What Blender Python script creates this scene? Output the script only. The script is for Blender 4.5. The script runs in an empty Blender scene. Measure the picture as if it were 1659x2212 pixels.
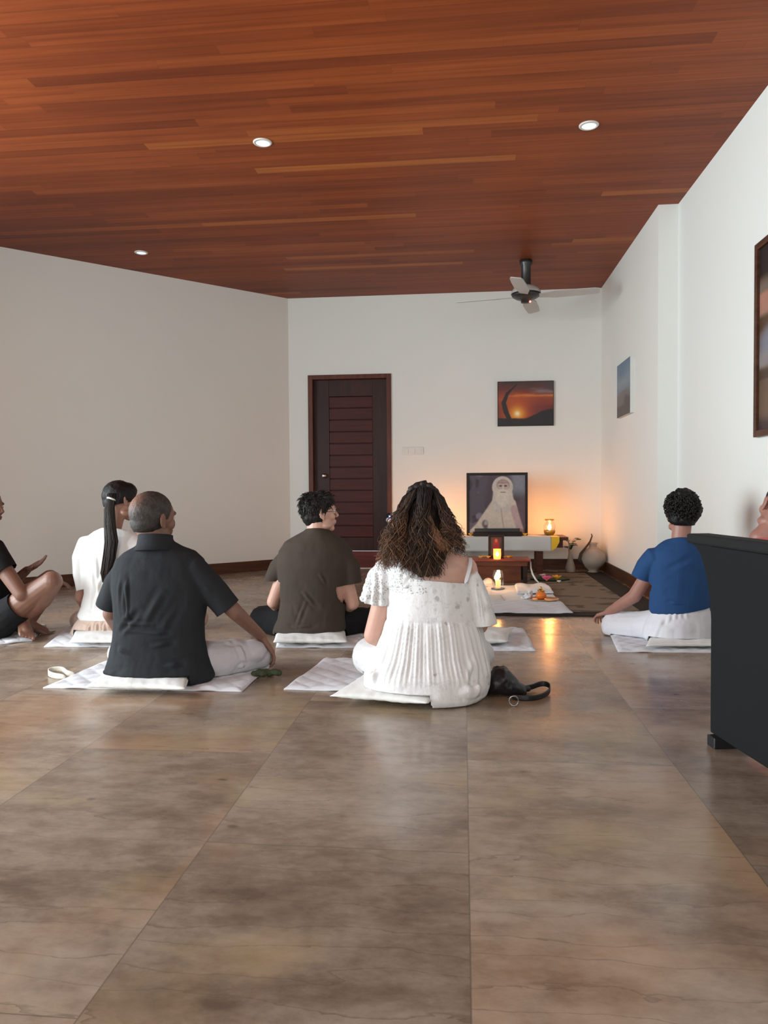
import bpy, bmesh, math, random
import numpy as np
from mathutils import Vector, Matrix

# ------------------------------------------------------------------ camera
F = 1630.0; CAMH = 0.86
R = math.radians
sc = bpy.context.scene
COL = sc.collection
MROT = Matrix.Rotation(R(6.0), 3, 'Z') @ Matrix.Rotation(R(90 - 1.65), 3, 'X') @ Matrix.Rotation(R(-0.39), 3, 'Z')
cd = bpy.data.cameras.new('camera')
cam = bpy.data.objects.new('camera', cd); COL.objects.link(cam)
cam.matrix_world = Matrix.Translation((0, 0, CAMH)) @ MROT.to_4x4()
cd.sensor_fit = 'VERTICAL'; cd.sensor_height = 24.0; cd.lens = F / 2212.0 * 24.0
cd.clip_start = 0.05; cd.clip_end = 100
sc.camera = cam

# ------------------------------------------------------------------ light
sc.view_settings.view_transform = 'Standard'; sc.view_settings.look = 'None'
sc.view_settings.gamma = 1.0; sc.view_settings.use_curve_mapping = False
sc.view_settings.exposure = 0.68
w = bpy.data.worlds.new('sky'); sc.world = w; w.use_nodes = True
w.node_tree.nodes['Background'].inputs[0].default_value = (0.80, 0.90, 1.0, 1)
w.node_tree.nodes['Background'].inputs[1].default_value = 1.0

def area(name, loc, target, sx, sy, power, color):
    l = bpy.data.lights.new(name, 'AREA'); l.shape = 'RECTANGLE'; l.size = sx; l.size_y = sy
    l.energy = power; l.color = color
    o = bpy.data.objects.new(name, l); COL.objects.link(o); o.location = loc
    o.rotation_euler = (Vector(target) - Vector(loc)).to_track_quat('-Z', 'Y').to_euler()
    return o
area('daylight_left', (-4.75, 1.9, 1.45), (0, 2.2, 1.1), 4.2, 2.3, 330, (0.84, 0.955, 1.0))
area('fill_rear', (-1.2, -3.2, 1.5), (-3.4, 3.6, 1.2), 2.6, 2.0, 82, (1.0, 0.97, 0.93))  # unseen fill added behind the camera, aimed to brighten the diagonal wall

# ------------------------------------------------------------------ positions
def ray(px, py):
    return MROT @ Vector(((px - 829.5) / F, -(py - 1106) / F, -1.0))
def at(px, py, Y):
    d = ray(px, py); return Vector((0, 0, CAMH)) + d * (Y / d.y)
def gr(px, py, z=0.0):
    d = ray(px, py); return Vector((0, 0, CAMH)) + d * ((z - CAMH) / d.z)

# ------------------------------------------------------------------ noise
_rs = np.random.RandomState(7); _L = _rs.rand(32, 32, 32).astype(np.float64) * 2 - 1
def vnoise(p):
    p = np.asarray(p); i = np.floor(p).astype(int); f = p - i; f = f * f * (3 - 2 * f)
    def g(a, b, c): return _L[(i[:, 0] + a) & 31, (i[:, 1] + b) & 31, (i[:, 2] + c) & 31]
    x, y, z = f[:, 0], f[:, 1], f[:, 2]
    c00 = g(0,0,0)*(1-x)+g(1,0,0)*x; c10 = g(0,1,0)*(1-x)+g(1,1,0)*x
    c01 = g(0,0,1)*(1-x)+g(1,0,1)*x; c11 = g(0,1,1)*(1-x)+g(1,1,1)*x
    return (c00*(1-y)+c10*y)*(1-z)+(c01*(1-y)+c11*y)*z
def fbm(p, o=3):
    p = np.asarray(p); r = 0; a = 1.0
    for k in range(o): r = r + a * vnoise(p + 11.3 * k); p = p * 2.03; a *= .5
    return r

# ------------------------------------------------------------------ material helpers
class NT:
    def __init__(s, name):
        s.m = bpy.data.materials.new(name); s.m.use_nodes = True
        s.t = s.m.node_tree; s.p = s.t.nodes['Principled BSDF']; s.out = s.t.nodes['Material Output']
        s._c = None
    def n(s, typ, **kw):
        nd = s.t.nodes.new(typ)
        for k, v in kw.items():
            if k.startswith('i_'):
                s.put(nd.inputs[int(k[2:]) if k[2:].isdigit() else k[2:].replace('_', ' ')], v)
            else: setattr(nd, k, v)
        return nd
    def put(s, inp, v):
        if hasattr(v, 'is_linked') or isinstance(v, bpy.types.NodeSocket): s.t.links.new(v, inp)
        else: inp.default_value = v
    def co(s):
        if s._c is None: s._c = s.n('ShaderNodeTexCoord').outputs['Object']
        return s._c
    def math(s, op, a, b=0.0, c=0.0):
        nd = s.n('ShaderNodeMath', operation=op); s.put(nd.inputs[0], a); s.put(nd.inputs[1], b); s.put(nd.inputs[2], c)
        return nd.outputs[0]
    def mapping(s, scale=(1, 1, 1), rot=(0, 0, 0), vec=None):
        nd = s.n('ShaderNodeMapping'); s.put(nd.inputs[0], vec or s.co()); nd.inputs['Scale'].default_value = scale
        nd.inputs['Rotation'].default_value = rot; return nd.outputs[0]
    def noise(s, scale, detail=3, rough=.5, vec=None):
        nd = s.n('ShaderNodeTexNoise'); s.put(nd.inputs['Vector'], vec or s.co())
        nd.inputs['Scale'].default_value = scale; nd.inputs['Detail'].default_value = detail
        nd.inputs['Roughness'].default_value = rough; return nd.outputs[0]
    def ramp(s, fac, stops, interp='LINEAR'):
        nd = s.n('ShaderNodeValToRGB'); s.put(nd.inputs[0], fac); cr = nd.color_ramp; cr.interpolation = interp
        while len(cr.elements) < len(stops): cr.elements.new(.5)
        for e, (p, c) in zip(cr.elements, stops):
            e.position = p; e.color = tuple(c) + (1,) if len(c) == 3 else c
        return nd.outputs[0]
    def mix(s, fac, a, b, blend='MIX'):
        nd = s.n('ShaderNodeMix', data_type='RGBA', blend_type=blend)
        s.put(nd.inputs[0], fac); s.put(nd.inputs[6], a if not isinstance(a, tuple) else a + (1,) * (4 - len(a)))
        s.put(nd.inputs[7], b if not isinstance(b, tuple) else b + (1,) * (4 - len(b))); return nd.outputs[2]
    def bump(s, h, strength=.3, dist=.01):
        nd = s.n('ShaderNodeBump'); s.put(nd.inputs['Height'], h); nd.inputs['Strength'].default_value = strength
        nd.inputs['Distance'].default_value = dist; s.t.links.new(nd.outputs[0], s.p.inputs['Normal']); return nd.outputs[0]
    def base(s, v): s.put(s.p.inputs['Base Color'], v if not isinstance(v, tuple) else v + (1,) * (4 - len(v)))
    def set(s, **kw):
        for k, v in kw.items(): s.put(s.p.inputs[k.replace('_', ' ')], v)
        return s

def plain(name, c, rough=.6, var=.12, nscale=9, metal=0, bump=0, bscale=60):
    n = NT(name); a = tuple(x * (1 - var) for x in c); b = tuple(min(1, x * (1 + var)) for x in c)
    n.base(n.mix(n.noise(nscale, 3), a, b)); n.set(Roughness=rough, Metallic=metal)
    if bump: n.bump(n.noise(bscale, 3), bump, .004)
    return n.m
def cloth(name, c, rough=.9, var=.1, weave=900, col=False, sheen=.15, wr=.25, wrs=14):
    n = NT(name); a = tuple(x * (1 - var) for x in c); b = tuple(min(1, x * (1 + var)) for x in c)
    cc = n.mix(n.noise(7, 4), a, b)
    cc = n.mix(n.math('MULTIPLY', n.noise(weave * .5, 1), .5), cc, tuple(x * .7 for x in c))
    if col: cc = n.mix(1.0, cc, n.n('ShaderNodeVertexColor', layer_name='Col').outputs[0], 'MULTIPLY')
    n.base(cc); n.set(Roughness=rough); n.p.inputs['Sheen Weight'].default_value = sheen if max(c) > .3 else 0.0; n.p.inputs['Specular IOR Level'].default_value = .25
    h = n.math('ADD', n.math('MULTIPLY', n.noise(weave, 1), .12), n.noise(wrs, 5, .6))
    n.bump(h, wr, .012); return n.m
def skin(name, c):
    n = NT(name); a = tuple(x * .86 for x in c); b = tuple(min(1, x * 1.12) for x in c)
    cc = n.mix(n.noise(22, 4), a, b)
    cc = n.mix(1.0, cc, n.n('ShaderNodeVertexColor', layer_name='Col').outputs[0], 'MULTIPLY')
    n.base(cc); n.set(Roughness=.48); n.p.inputs['Subsurface Weight'].default_value = .08
    n.p.inputs['Subsurface Radius'].default_value = (.012, .005, .003)
    n.bump(n.noise(260, 3), .15, .002); return n.m
def hairmat(name, rough=.55, aniso=.5):
    n = NT(name); cc = n.n('ShaderNodeVertexColor', layer_name='Col').outputs[0]
    cc = n.mix(n.math('MULTIPLY', n.noise(120, 2), .6), cc, (0.004, 0.003, 0.002)); n.base(cc); n.set(Roughness=rough); n.p.inputs['Specular IOR Level'].default_value = .3
    n.bump(n.noise(300, 2, vec=n.mapping((1, 1, .15))), .5, .004); return n.m
def emit(name, c, s):
    n = NT(name); n.base(c); n.p.inputs['Emission Color'].default_value = tuple(c) + (1,)
    n.p.inputs['Emission Strength'].default_value = s; return n.m
def vcol(name, rough=.5):
    n = NT(name); cc = n.n('ShaderNodeVertexColor', layer_name='Col').outputs[0]
    n.base(n.mix(n.math('MULTIPLY', n.noise(60, 3), .25), cc, (0.05, 0.04, 0.04))); n.set(Roughness=rough); return n.m
def thinglass(name, tint=(1, 1, 1), gloss=.08):
    n = NT(name); tr = n.n('ShaderNodeBsdfTransparent'); tr.inputs[0].default_value = tint + (1,)
    gl = n.n('ShaderNodeBsdfGlossy'); gl.inputs['Roughness'].default_value = .08
    fr = n.n('ShaderNodeLayerWeight'); fr.inputs[0].default_value = .35
    fac = n.math('ADD', n.math('MULTIPLY', fr.outputs[1], .45), gloss)
    mx = n.n('ShaderNodeMixShader'); n.put(mx.inputs[0], fac); n.put(mx.inputs[1], tr.outputs[0]); n.put(mx.inputs[2], gl.outputs[0])
    n.t.links.new(mx.outputs[0], n.out.inputs[0]); return n.m

# floor: large honed stone tiles in a staggered layout
def floor_mat():
    n = NT('stone_floor'); sp = n.n('ShaderNodeSeparateXYZ'); n.put(sp.inputs[0], n.co())
    X, Y = sp.outputs[0], sp.outputs[1]
    W, L = .64, 1.245
    u = n.math('DIVIDE', n.math('ADD', X, 5 * W + .63), W); ci = n.math('FLOOR', u); fu = n.math('FRACT', u)
    odd = n.math('MODULO', ci, 2.0)
    # columns at ci=5 (x -.63..0.01) have joints at 1.77
    v = n.math('DIVIDE', n.math('ADD', Y, n.math('MULTIPLY_ADD', odd, .6225, -2.395 + 10 * L)), L)
    ri = n.math('FLOOR', v); fv = n.math('FRACT', v)
    du = n.math('MULTIPLY', n.math('MINIMUM', fu, n.math('SUBTRACT', 1.0, fu)), W)
    dv = n.math('MULTIPLY', n.math('MINIMUM', fv, n.math('SUBTRACT', 1.0, fv)), L)
    dj = n.math('MINIMUM', du, dv)
    joint = n.math('LESS_THAN', dj, .0016)
    cv = n.n('ShaderNodeCombineXYZ'); n.put(cv.inputs[0], ci); n.put(cv.inputs[1], ri)
    wn = n.n('ShaderNodeTexWhiteNoise'); n.put(wn.inputs[0], cv.outputs[0]); rnd = wn.outputs[0]; rc = wn.outputs[1]
    off = n.n('ShaderNodeVectorMath', operation='MULTIPLY_ADD'); n.put(off.inputs[0], rc); off.inputs[1].default_value = (9, 9, 9); n.put(off.inputs[2], n.co())
    ov = off.outputs[0]
    big = n.noise(1.7, 6, .6, n.mapping((1, 1.5, 1), vec=ov))
    cloud = n.noise(4.5, 7, .62, n.mapping((.8, 1.7, 1), vec=ov))
    fine = n.noise(14, 8, .72, n.mapping((.9, 1.4, 1), vec=ov))
    base = n.ramp(n.math('ADD', n.math('ADD', n.math('MULTIPLY', big, .40), n.math('MULTIPLY', cloud, .32)), n.math('MULTIPLY', fine, .28)),
                  [(.38, (.150, .108, .080)), (.46, (.235, .176, .133)), (.52, (.305, .238, .183)), (.61, (.395, .320, .253))])
    tone = n.ramp(rnd, [(0, (.78, .77, .76)), (.5, (.95, .93, .91)), (1, (1.14, 1.10, 1.04))])
    c = n.mix(1.0, base, tone, 'MULTIPLY')
    # warm rusty clouds
    rust = n.ramp(n.noise(1.15, 4, .55, n.mapping((1.2, .8, 1), vec=ov)), [(.52, (0, 0, 0)), (.66, (1, 1, 1))])
    c = n.mix(n.math('MULTIPLY', rust, .5), c, (.40, .225, .12))
    yel = n.ramp(n.noise(1.6, 5, .6, n.mapping((1.0, 1.2, 1), vec=ov, rot=(0, 0, .7))), [(.55, (0, 0, 0)), (.68, (1, 1, 1))])
    c = n.mix(n.math('MULTIPLY', yel, .4), c, (.36, .26, .13))
    # wavy veins, running across
    d = n.noise(3.2, 4, .6, ov)
    wv = n.n('ShaderNodeTexWave', wave_type='BANDS', bands_direction='Y', wave_profile='SAW')
    n.put(wv.inputs['Vector'], n.mapping((.35, 1.25, 1), vec=ov)); wv.inputs['Scale'].default_value = 3.4
    wv.inputs['Distortion'].default_value = 7.0; wv.inputs['Detail'].default_value = 5; wv.inputs['Detail Scale'].default_value = 2.2
    vein = n.ramp(wv.outputs['Fac'], [(0, (1, 1, 1)), (.06, (0, 0, 0)), (1, (0, 0, 0))])
    c = n.mix(n.math('MULTIPLY', n.math('MULTIPLY', vein, cloud), .8), c, (.07, .048, .035))
    # dark pits and spots
    vo = n.n('ShaderNodeTexVoronoi'); n.put(vo.inputs['Vector'], n.mapping((2.2, 3.6, 1), vec=ov)); vo.inputs['Scale'].default_value = 1.5
    sp2 = n.ramp(n.math('ADD', vo.outputs['Distance'], n.math('MULTIPLY', n.noise(30, 3), .08)), [(.065, (1, 1, 1)), (.11, (0, 0, 0))])
    c = n.mix(n.math('MULTIPLY', sp2, .8), c, (.06, .045, .032))
    c = n.mix(n.math('MULTIPLY', joint, .55), c, (.10, .08, .065))
    n.base(c)
    n.put(n.p.inputs['Roughness'], n.ramp(n.noise(5, 4, .6, ov), [(.3, (.15,) * 3), (.7, (.32,) * 3)]))
    n.p.inputs['Specular IOR Level'].default_value = .55
    n.bump(n.math('ADD', n.math('MULTIPLY', joint, -1.0), n.math('MULTIPLY', n.noise(9, 3, .5, ov), .25)), .12, .003)
    return n.m
# ceiling: narrow reddish timber boards running across the room
def ceil_mat():
    n = NT('timber_ceiling'); sp = n.n('ShaderNodeSeparateXYZ'); n.put(sp.inputs[0], n.co())
    X, Y = sp.outputs[0], sp.outputs[1]; W, L = .085, 1.7
    v = n.math('DIVIDE', n.math('ADD', Y, 20.0), W); ri = n.math('FLOOR', v); fv = n.math('FRACT', v)
    w1 = n.n('ShaderNodeTexWhiteNoise', noise_dimensions='1D'); n.put(w1.inputs['W'], ri)
    u = n.math('DIVIDE', n.math('ADD', X, n.math('MULTIPLY_ADD', w1.outputs[0], 9.0, 30.0)), L); ci = n.math('FLOOR', u); fu = n.math('FRACT', u)
    cv = n.n('ShaderNodeCombineXYZ'); n.put(cv.inputs[0], ci); n.put(cv.inputs[1], ri)
    wn = n.n('ShaderNodeTexWhiteNoise'); n.put(wn.inputs[0], cv.outputs[0])
    c = n.ramp(wn.outputs[0], [(0, (.185, .038, .010)), (.4, (.235, .050, .012)), (.8, (.265, .058, .014)), (.965, (.285, .066, .016)), (1, (.38, .115, .026))])
    off = n.n('ShaderNodeVectorMath', operation='MULTIPLY_ADD'); n.put(off.inputs[0], wn.outputs[1]); off.inputs[1].default_value = (9, 9, 9); n.put(off.inputs[2], n.co())
    g = n.noise(1.0, 6, .62, n.mapping((1.1, 34, 1), vec=off.outputs[0]))
    c = n.mix(1.0, c, n.ramp(g, [(.25, (.66, .60, .58)), (.55, (1, 1, 1)), (.8, (1.25, 1.30, 1.32))]), 'MULTIPLY')
    big = n.noise(.55, 3, .5)
    c = n.mix(1.0, c, n.ramp(big, [(.3, (.80, .74, .70)), (.7, (1.18, 1.2, 1.15))]), 'MULTIPLY')
    gap = n.math('MAXIMUM', n.math('LESS_THAN', n.math('MINIMUM', fv, n.math('SUBTRACT', 1.0, fv)), .022), n.math('LESS_THAN', n.math('MULTIPLY', fu, L), .002))
    c = n.mix(n.math('MULTIPLY', gap, .35), c, (.05, .016, .008)); n.base(c)
    n.set(Roughness=.5); n.p.inputs['Specular IOR Level'].default_value = .22; n.bump(n.math('ADD', n.math('MULTIPLY', gap, -1.0), n.math('MULTIPLY', g, .3)), .2, .003); return n.m
def wood(name, c, rough=.4, scale=(2, 2, 18)):
    n = NT(name); g = n.noise(1.6, 6, .6, n.mapping(scale))
    n.base(n.ramp(g, [(.3, tuple(x * .55 for x in c)), (.6, c), (.8, tuple(min(1, x * 1.4) for x in c))]))
    n.set(Roughness=rough); n.p.inputs['Specular IOR Level'].default_value = .22; n.bump(g, .12, .002); return n.m
def wall_mat():
    n = NT('painted_plaster'); n.base(n.mix(n.noise(1.3, 4), (.730, .738, .700), (.765, .773, .735)))
    n.set(Roughness=.75); n.bump(n.noise(55, 4), .08, .003); return n.m
def lace_mat():
    n = NT('white_lace'); vo = n.n('ShaderNodeTexVoronoi', feature='DISTANCE_TO_EDGE'); n.put(vo.inputs['Vector'], n.co()); vo.inputs['Scale'].default_value = 85
    wob = n.n('ShaderNodeVectorMath', operation='ADD'); n.put(wob.inputs[0], n.co())
    nv = n.n('ShaderNodeTexNoise'); n.put(nv.inputs['Vector'], n.co()); nv.inputs['Scale'].default_value = 30
    sc_ = n.n('ShaderNodeVectorMath', operation='SCALE'); n.put(sc_.inputs[0], nv.outputs[1]); sc_.inputs[3].default_value = .03; n.put(wob.inputs[1], sc_.outputs[0])
    v2 = n.n('ShaderNodeTexVoronoi'); n.put(v2.inputs['Vector'], wob.outputs[0]); v2.inputs['Scale'].default_value = 26
    v3 = n.n('ShaderNodeTexVoronoi'); n.put(v3.inputs['Vector'], wob.outputs[0]); v3.inputs['Scale'].default_value = 13
    at_ = n.n('ShaderNodeVertexColor', layer_name='Col'); spc = n.n('ShaderNodeSeparateColor'); n.put(spc.inputs[0], at_.outputs[0])
    holes = n.math('MULTIPLY', n.math('GREATER_THAN', vo.outputs['Distance'], .16), n.math('GREATER_THAN', v2.outputs['Distance'], .40))
    hole = n.math('MULTIPLY', holes, n.math('GREATER_THAN', spc.outputs[0], .5))
    spot = n.ramp(v3.outputs['Distance'], [(.10, (1, 1, 1)), (.16, (0, 0, 0))])
    fl_ = n.ramp(n.noise(38, 3, .6), [(.56, (0, 0, 0)), (.66, (1, 1, 1))])
    tone = n.math('MULTIPLY', n.math('ADD', n.math('MULTIPLY', spot, .7), n.math('MULTIPLY', fl_, .30)), spc.outputs[1])
    c = n.mix(tone, n.mix(n.noise(9, 4), (.70, .69, .685), (.76, .755, .755)), (.36, .33, .32)); n.base(c)
    n.set(Roughness=.9, Alpha=n.math('SUBTRACT', 1.0, n.math('MULTIPLY', hole, .5)))
    n.bump(n.math('ADD', n.math('MULTIPLY', n.noise(70, 3, .7), .5), n.math('MULTIPLY', n.noise(20, 4), .6)), .45, .008)
    return n.m
def rug_mat():
    n = NT('patterned_rug'); d = n.noise(2.6, 2, .5, n.mapping((1, 1.5, 1)))
    pat = n.ramp(d, [(.53, (0, 0, 0)), (.55, (1, 1, 1)), (.60, (1, 1, 1)), (.62, (0, 0, 0))])
    c = n.mix(n.math('MULTIPLY', pat, .75), n.mix(n.noise(9, 4), (.17, .125, .085), (.24, .18, .13)), (.06, .032, .018)); n.base(c)
    n.set(Roughness=.95); n.bump(n.noise(300, 2), .5, .006); return n.m

M = dict(
    floor=floor_mat(), ceil=ceil_mat(), wall=wall_mat(), rug=rug_mat(), lace=lace_mat(),
    skirting=wood('dark_skirting', (.085, .034, .018)), door=wood('door_timber', (.062, .010, .007), .45, (1.5, 1.5, 22)),
    stile=wood('door_stile', (.036, .011, .008), .4, (14, 14, 1.5)), frame=wood('door_frame_timber', (.115, .034, .020), .4, (14, 14, 2)),
    step=wood('red_door_step', (.14, .026, .018)), tabletop=wood('red_table', (.30, .062, .040), .4, (3, 14, 14)),
    tablebody=wood('brown_table', (.105, .034, .018), .5, (3, 14, 14)), darkwood=wood('black_wood', (.022, .012, .009), .4),
    traywood=wood('tray_wood', (.50, .30, .16)), pframe=wood('picture_wood', (.085, .035, .02)),
    steel=plain('brushed_steel', (.32, .33, .34), .35, .05, metal=.9), fanw=plain('grey_fan_enamel', (.50, .49, .47), .4, .05),
    fand=plain('dark_fan_metal', (.055, .055, .055), .35, .1, metal=.6), chrome=plain('chrome', (.75, .76, .78), .18, .03, metal=1),
    brass=plain('brass', (.62, .40, .12), .3, .1, metal=.9), switch=plain('switch_plastic', (.70, .68, .64), .45, .03),
    canvas=plain('white_canvas_edge', (.66, .66, .63), .8, .04), black=plain('black_plastic', (.012, .012, .014), .35, .1),
    blackleather=plain('black_leather', (.010, .010, .012), .45, .2, bump=.3, bscale=180),
    sideboard=cloth('charcoal_cover', (.0045, .005, .0052), .85, .12, 500, wr=.06, wrs=6),
    sidetop=cloth('charcoal_cover_top', (.008, .009, .0088), .8, .12, 500, wr=.06, wrs=6),
    white=cloth('white_cotton', (.78, .78, .79), .9, .05, 700, wr=.3, wrs=16), quilt=cloth('quilted_cotton', (.70, .71, .75), .92, .05, 700, wr=.35, wrs=22),
    cushion=cloth('cushion_cotton', (.80, .80, .77), .9, .04, 700, wr=.35, wrs=16), cream=cloth('cream_webbing', (.72, .68, .58), .9, .06),
    tablecloth=cloth('grey_white_cloth', (.62, .61, .58), .9, .04), yellow=cloth('yellow_cloth', (.85, .52, .04), .85, .1),
    charcoal=cloth('charcoal_shirt', (.020, .0225, .026), .9, .12, 600, wr=.45, wrs=12), brown=cloth('olive_brown_jersey', (.058, .044, .034), .92, .1, 900, wr=.25),
    blue=cloth('blue_shirt', (.018, .062, .170), .85, .1, 700, wr=.3), blackcloth=cloth('black_cloth', (.008, .008, .009), .92, .15, 700),
    pants=cloth('white_linen', (.72, .72, .76), .9, .05, 700, wr=.35, wrs=15), greypants=cloth('pale_grey_linen', (.56, .54, .56), .9, .05, 700, wr=.4, wrs=15),
    blouse=cloth('white_blouse', (.80, .80, .78), .9, .04, 700, wr=.25), beige=cloth('pink_beige_satin', (.60, .45, .37), .6, .1, 700, wr=.4, wrs=20),
    coral=cloth('coral_top', (.50, .10, .09), .9, .1), greencloth=cloth('dark_green_cloth', (.06, .075, .04), .9, .35),
    darkmat=cloth('dark_mat', (.03, .022, .018), .95, .2),
    skin_dark=skin('skin_deep', (.20, .098, .066)), skin_mid=skin('skin_tan', (.40, .215, .155)), skin_light=skin('skin_fair', (.58, .34, .26)),
    skin_blue=skin('skin_warm', (.33, .16, .12)), hair=hairmat('hair_strands'), vcol=vcol('printed_picture'),
    leaf=plain('leaf_green', (.03, .075, .02), .5, .3), pink=plain('pink_petals', (.80, .12, .30), .6, .2), marigold=plain('marigold', (.80, .36, .03), .7, .25),
    whitepetal=plain('white_petals', (.80, .78, .74), .6, .08), orangeclay=plain('orange_pot', (.85, .20, .02), .4, .1), ceramic=plain('stone_jug', (.36, .31, .26), .6, .25, 14),
    plantdark=plain('dry_stem', (.05, .035, .02), .7, .3), shell=plain('conch_shell', (.72, .60, .52), .4, .15), redglass=plain('red_figure', (.42, .03, .03), .4, .2),
    flame=emit('flame', (1.0, .36, .085), 430), flamedim=emit('small_flame', (1.0, .50, .16), 60), flamesoft=emit('candle_glow', (1.0, .26, .05), 1.7), led_red=emit('red_led', (1.0, .12, .10), 4), led_blue=emit('blue_led', (.1, .15, 1.0), 8),
    lampglass=thinglass('clear_glass'), paneglass=thinglass('window_glass', gloss=.03), lens=emit('downlight_lens_glow', (.66, .74, .80), .62),
    oil=plain('lamp_oil', (.75, .42, .16), .3, .1), glasslens=thinglass('spectacle_lens', (.9, .92, .9)), wax=emit('lit_wax', (1.0, .42, .16), .9),
    eye=plain('eye_white', (.7, .68, .65), .2, .05), iris=plain('dark_iris', (.02, .012, .01), .2),
)

# ------------------------------------------------------------------ mesh helpers
def mesh(name, V, Fc, smooth=True):
    me = bpy.data.meshes.new(name); me.from_pydata([tuple(v) for v in V], [], [tuple(f) for f in Fc]); me.update()
    if smooth: me.polygons.foreach_set('use_smooth', [True] * len(me.polygons))
    return me
def obj(name, me, mat=None, parent=None):
    o = bpy.data.objects.new(name, me); COL.objects.link(o)
    if mat:
        for m_ in (mat if isinstance(mat, (list, tuple)) else [mat]): me.materials.append(m_)
    if parent is not None:
        o.parent = parent; o.matrix_parent_inverse = parent.matrix_world.inverted() if False else Matrix.Translation(-Vector(parent.location))
    return o
def thing(name, label, cat, loc, group=None):
    o = bpy.data.objects.new(name, None); COL.objects.link(o); o.location = loc; o.empty_display_size = .1
    return tag(o, label, cat, group)
def tag(o, label, cat, group=None, kind=None):
    o['label'] = label; o['category'] = cat
    if group: o['group'] = group
    if kind: o['kind'] = kind
    return o
def struct(o): o['kind'] = 'structure'; return o

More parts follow.
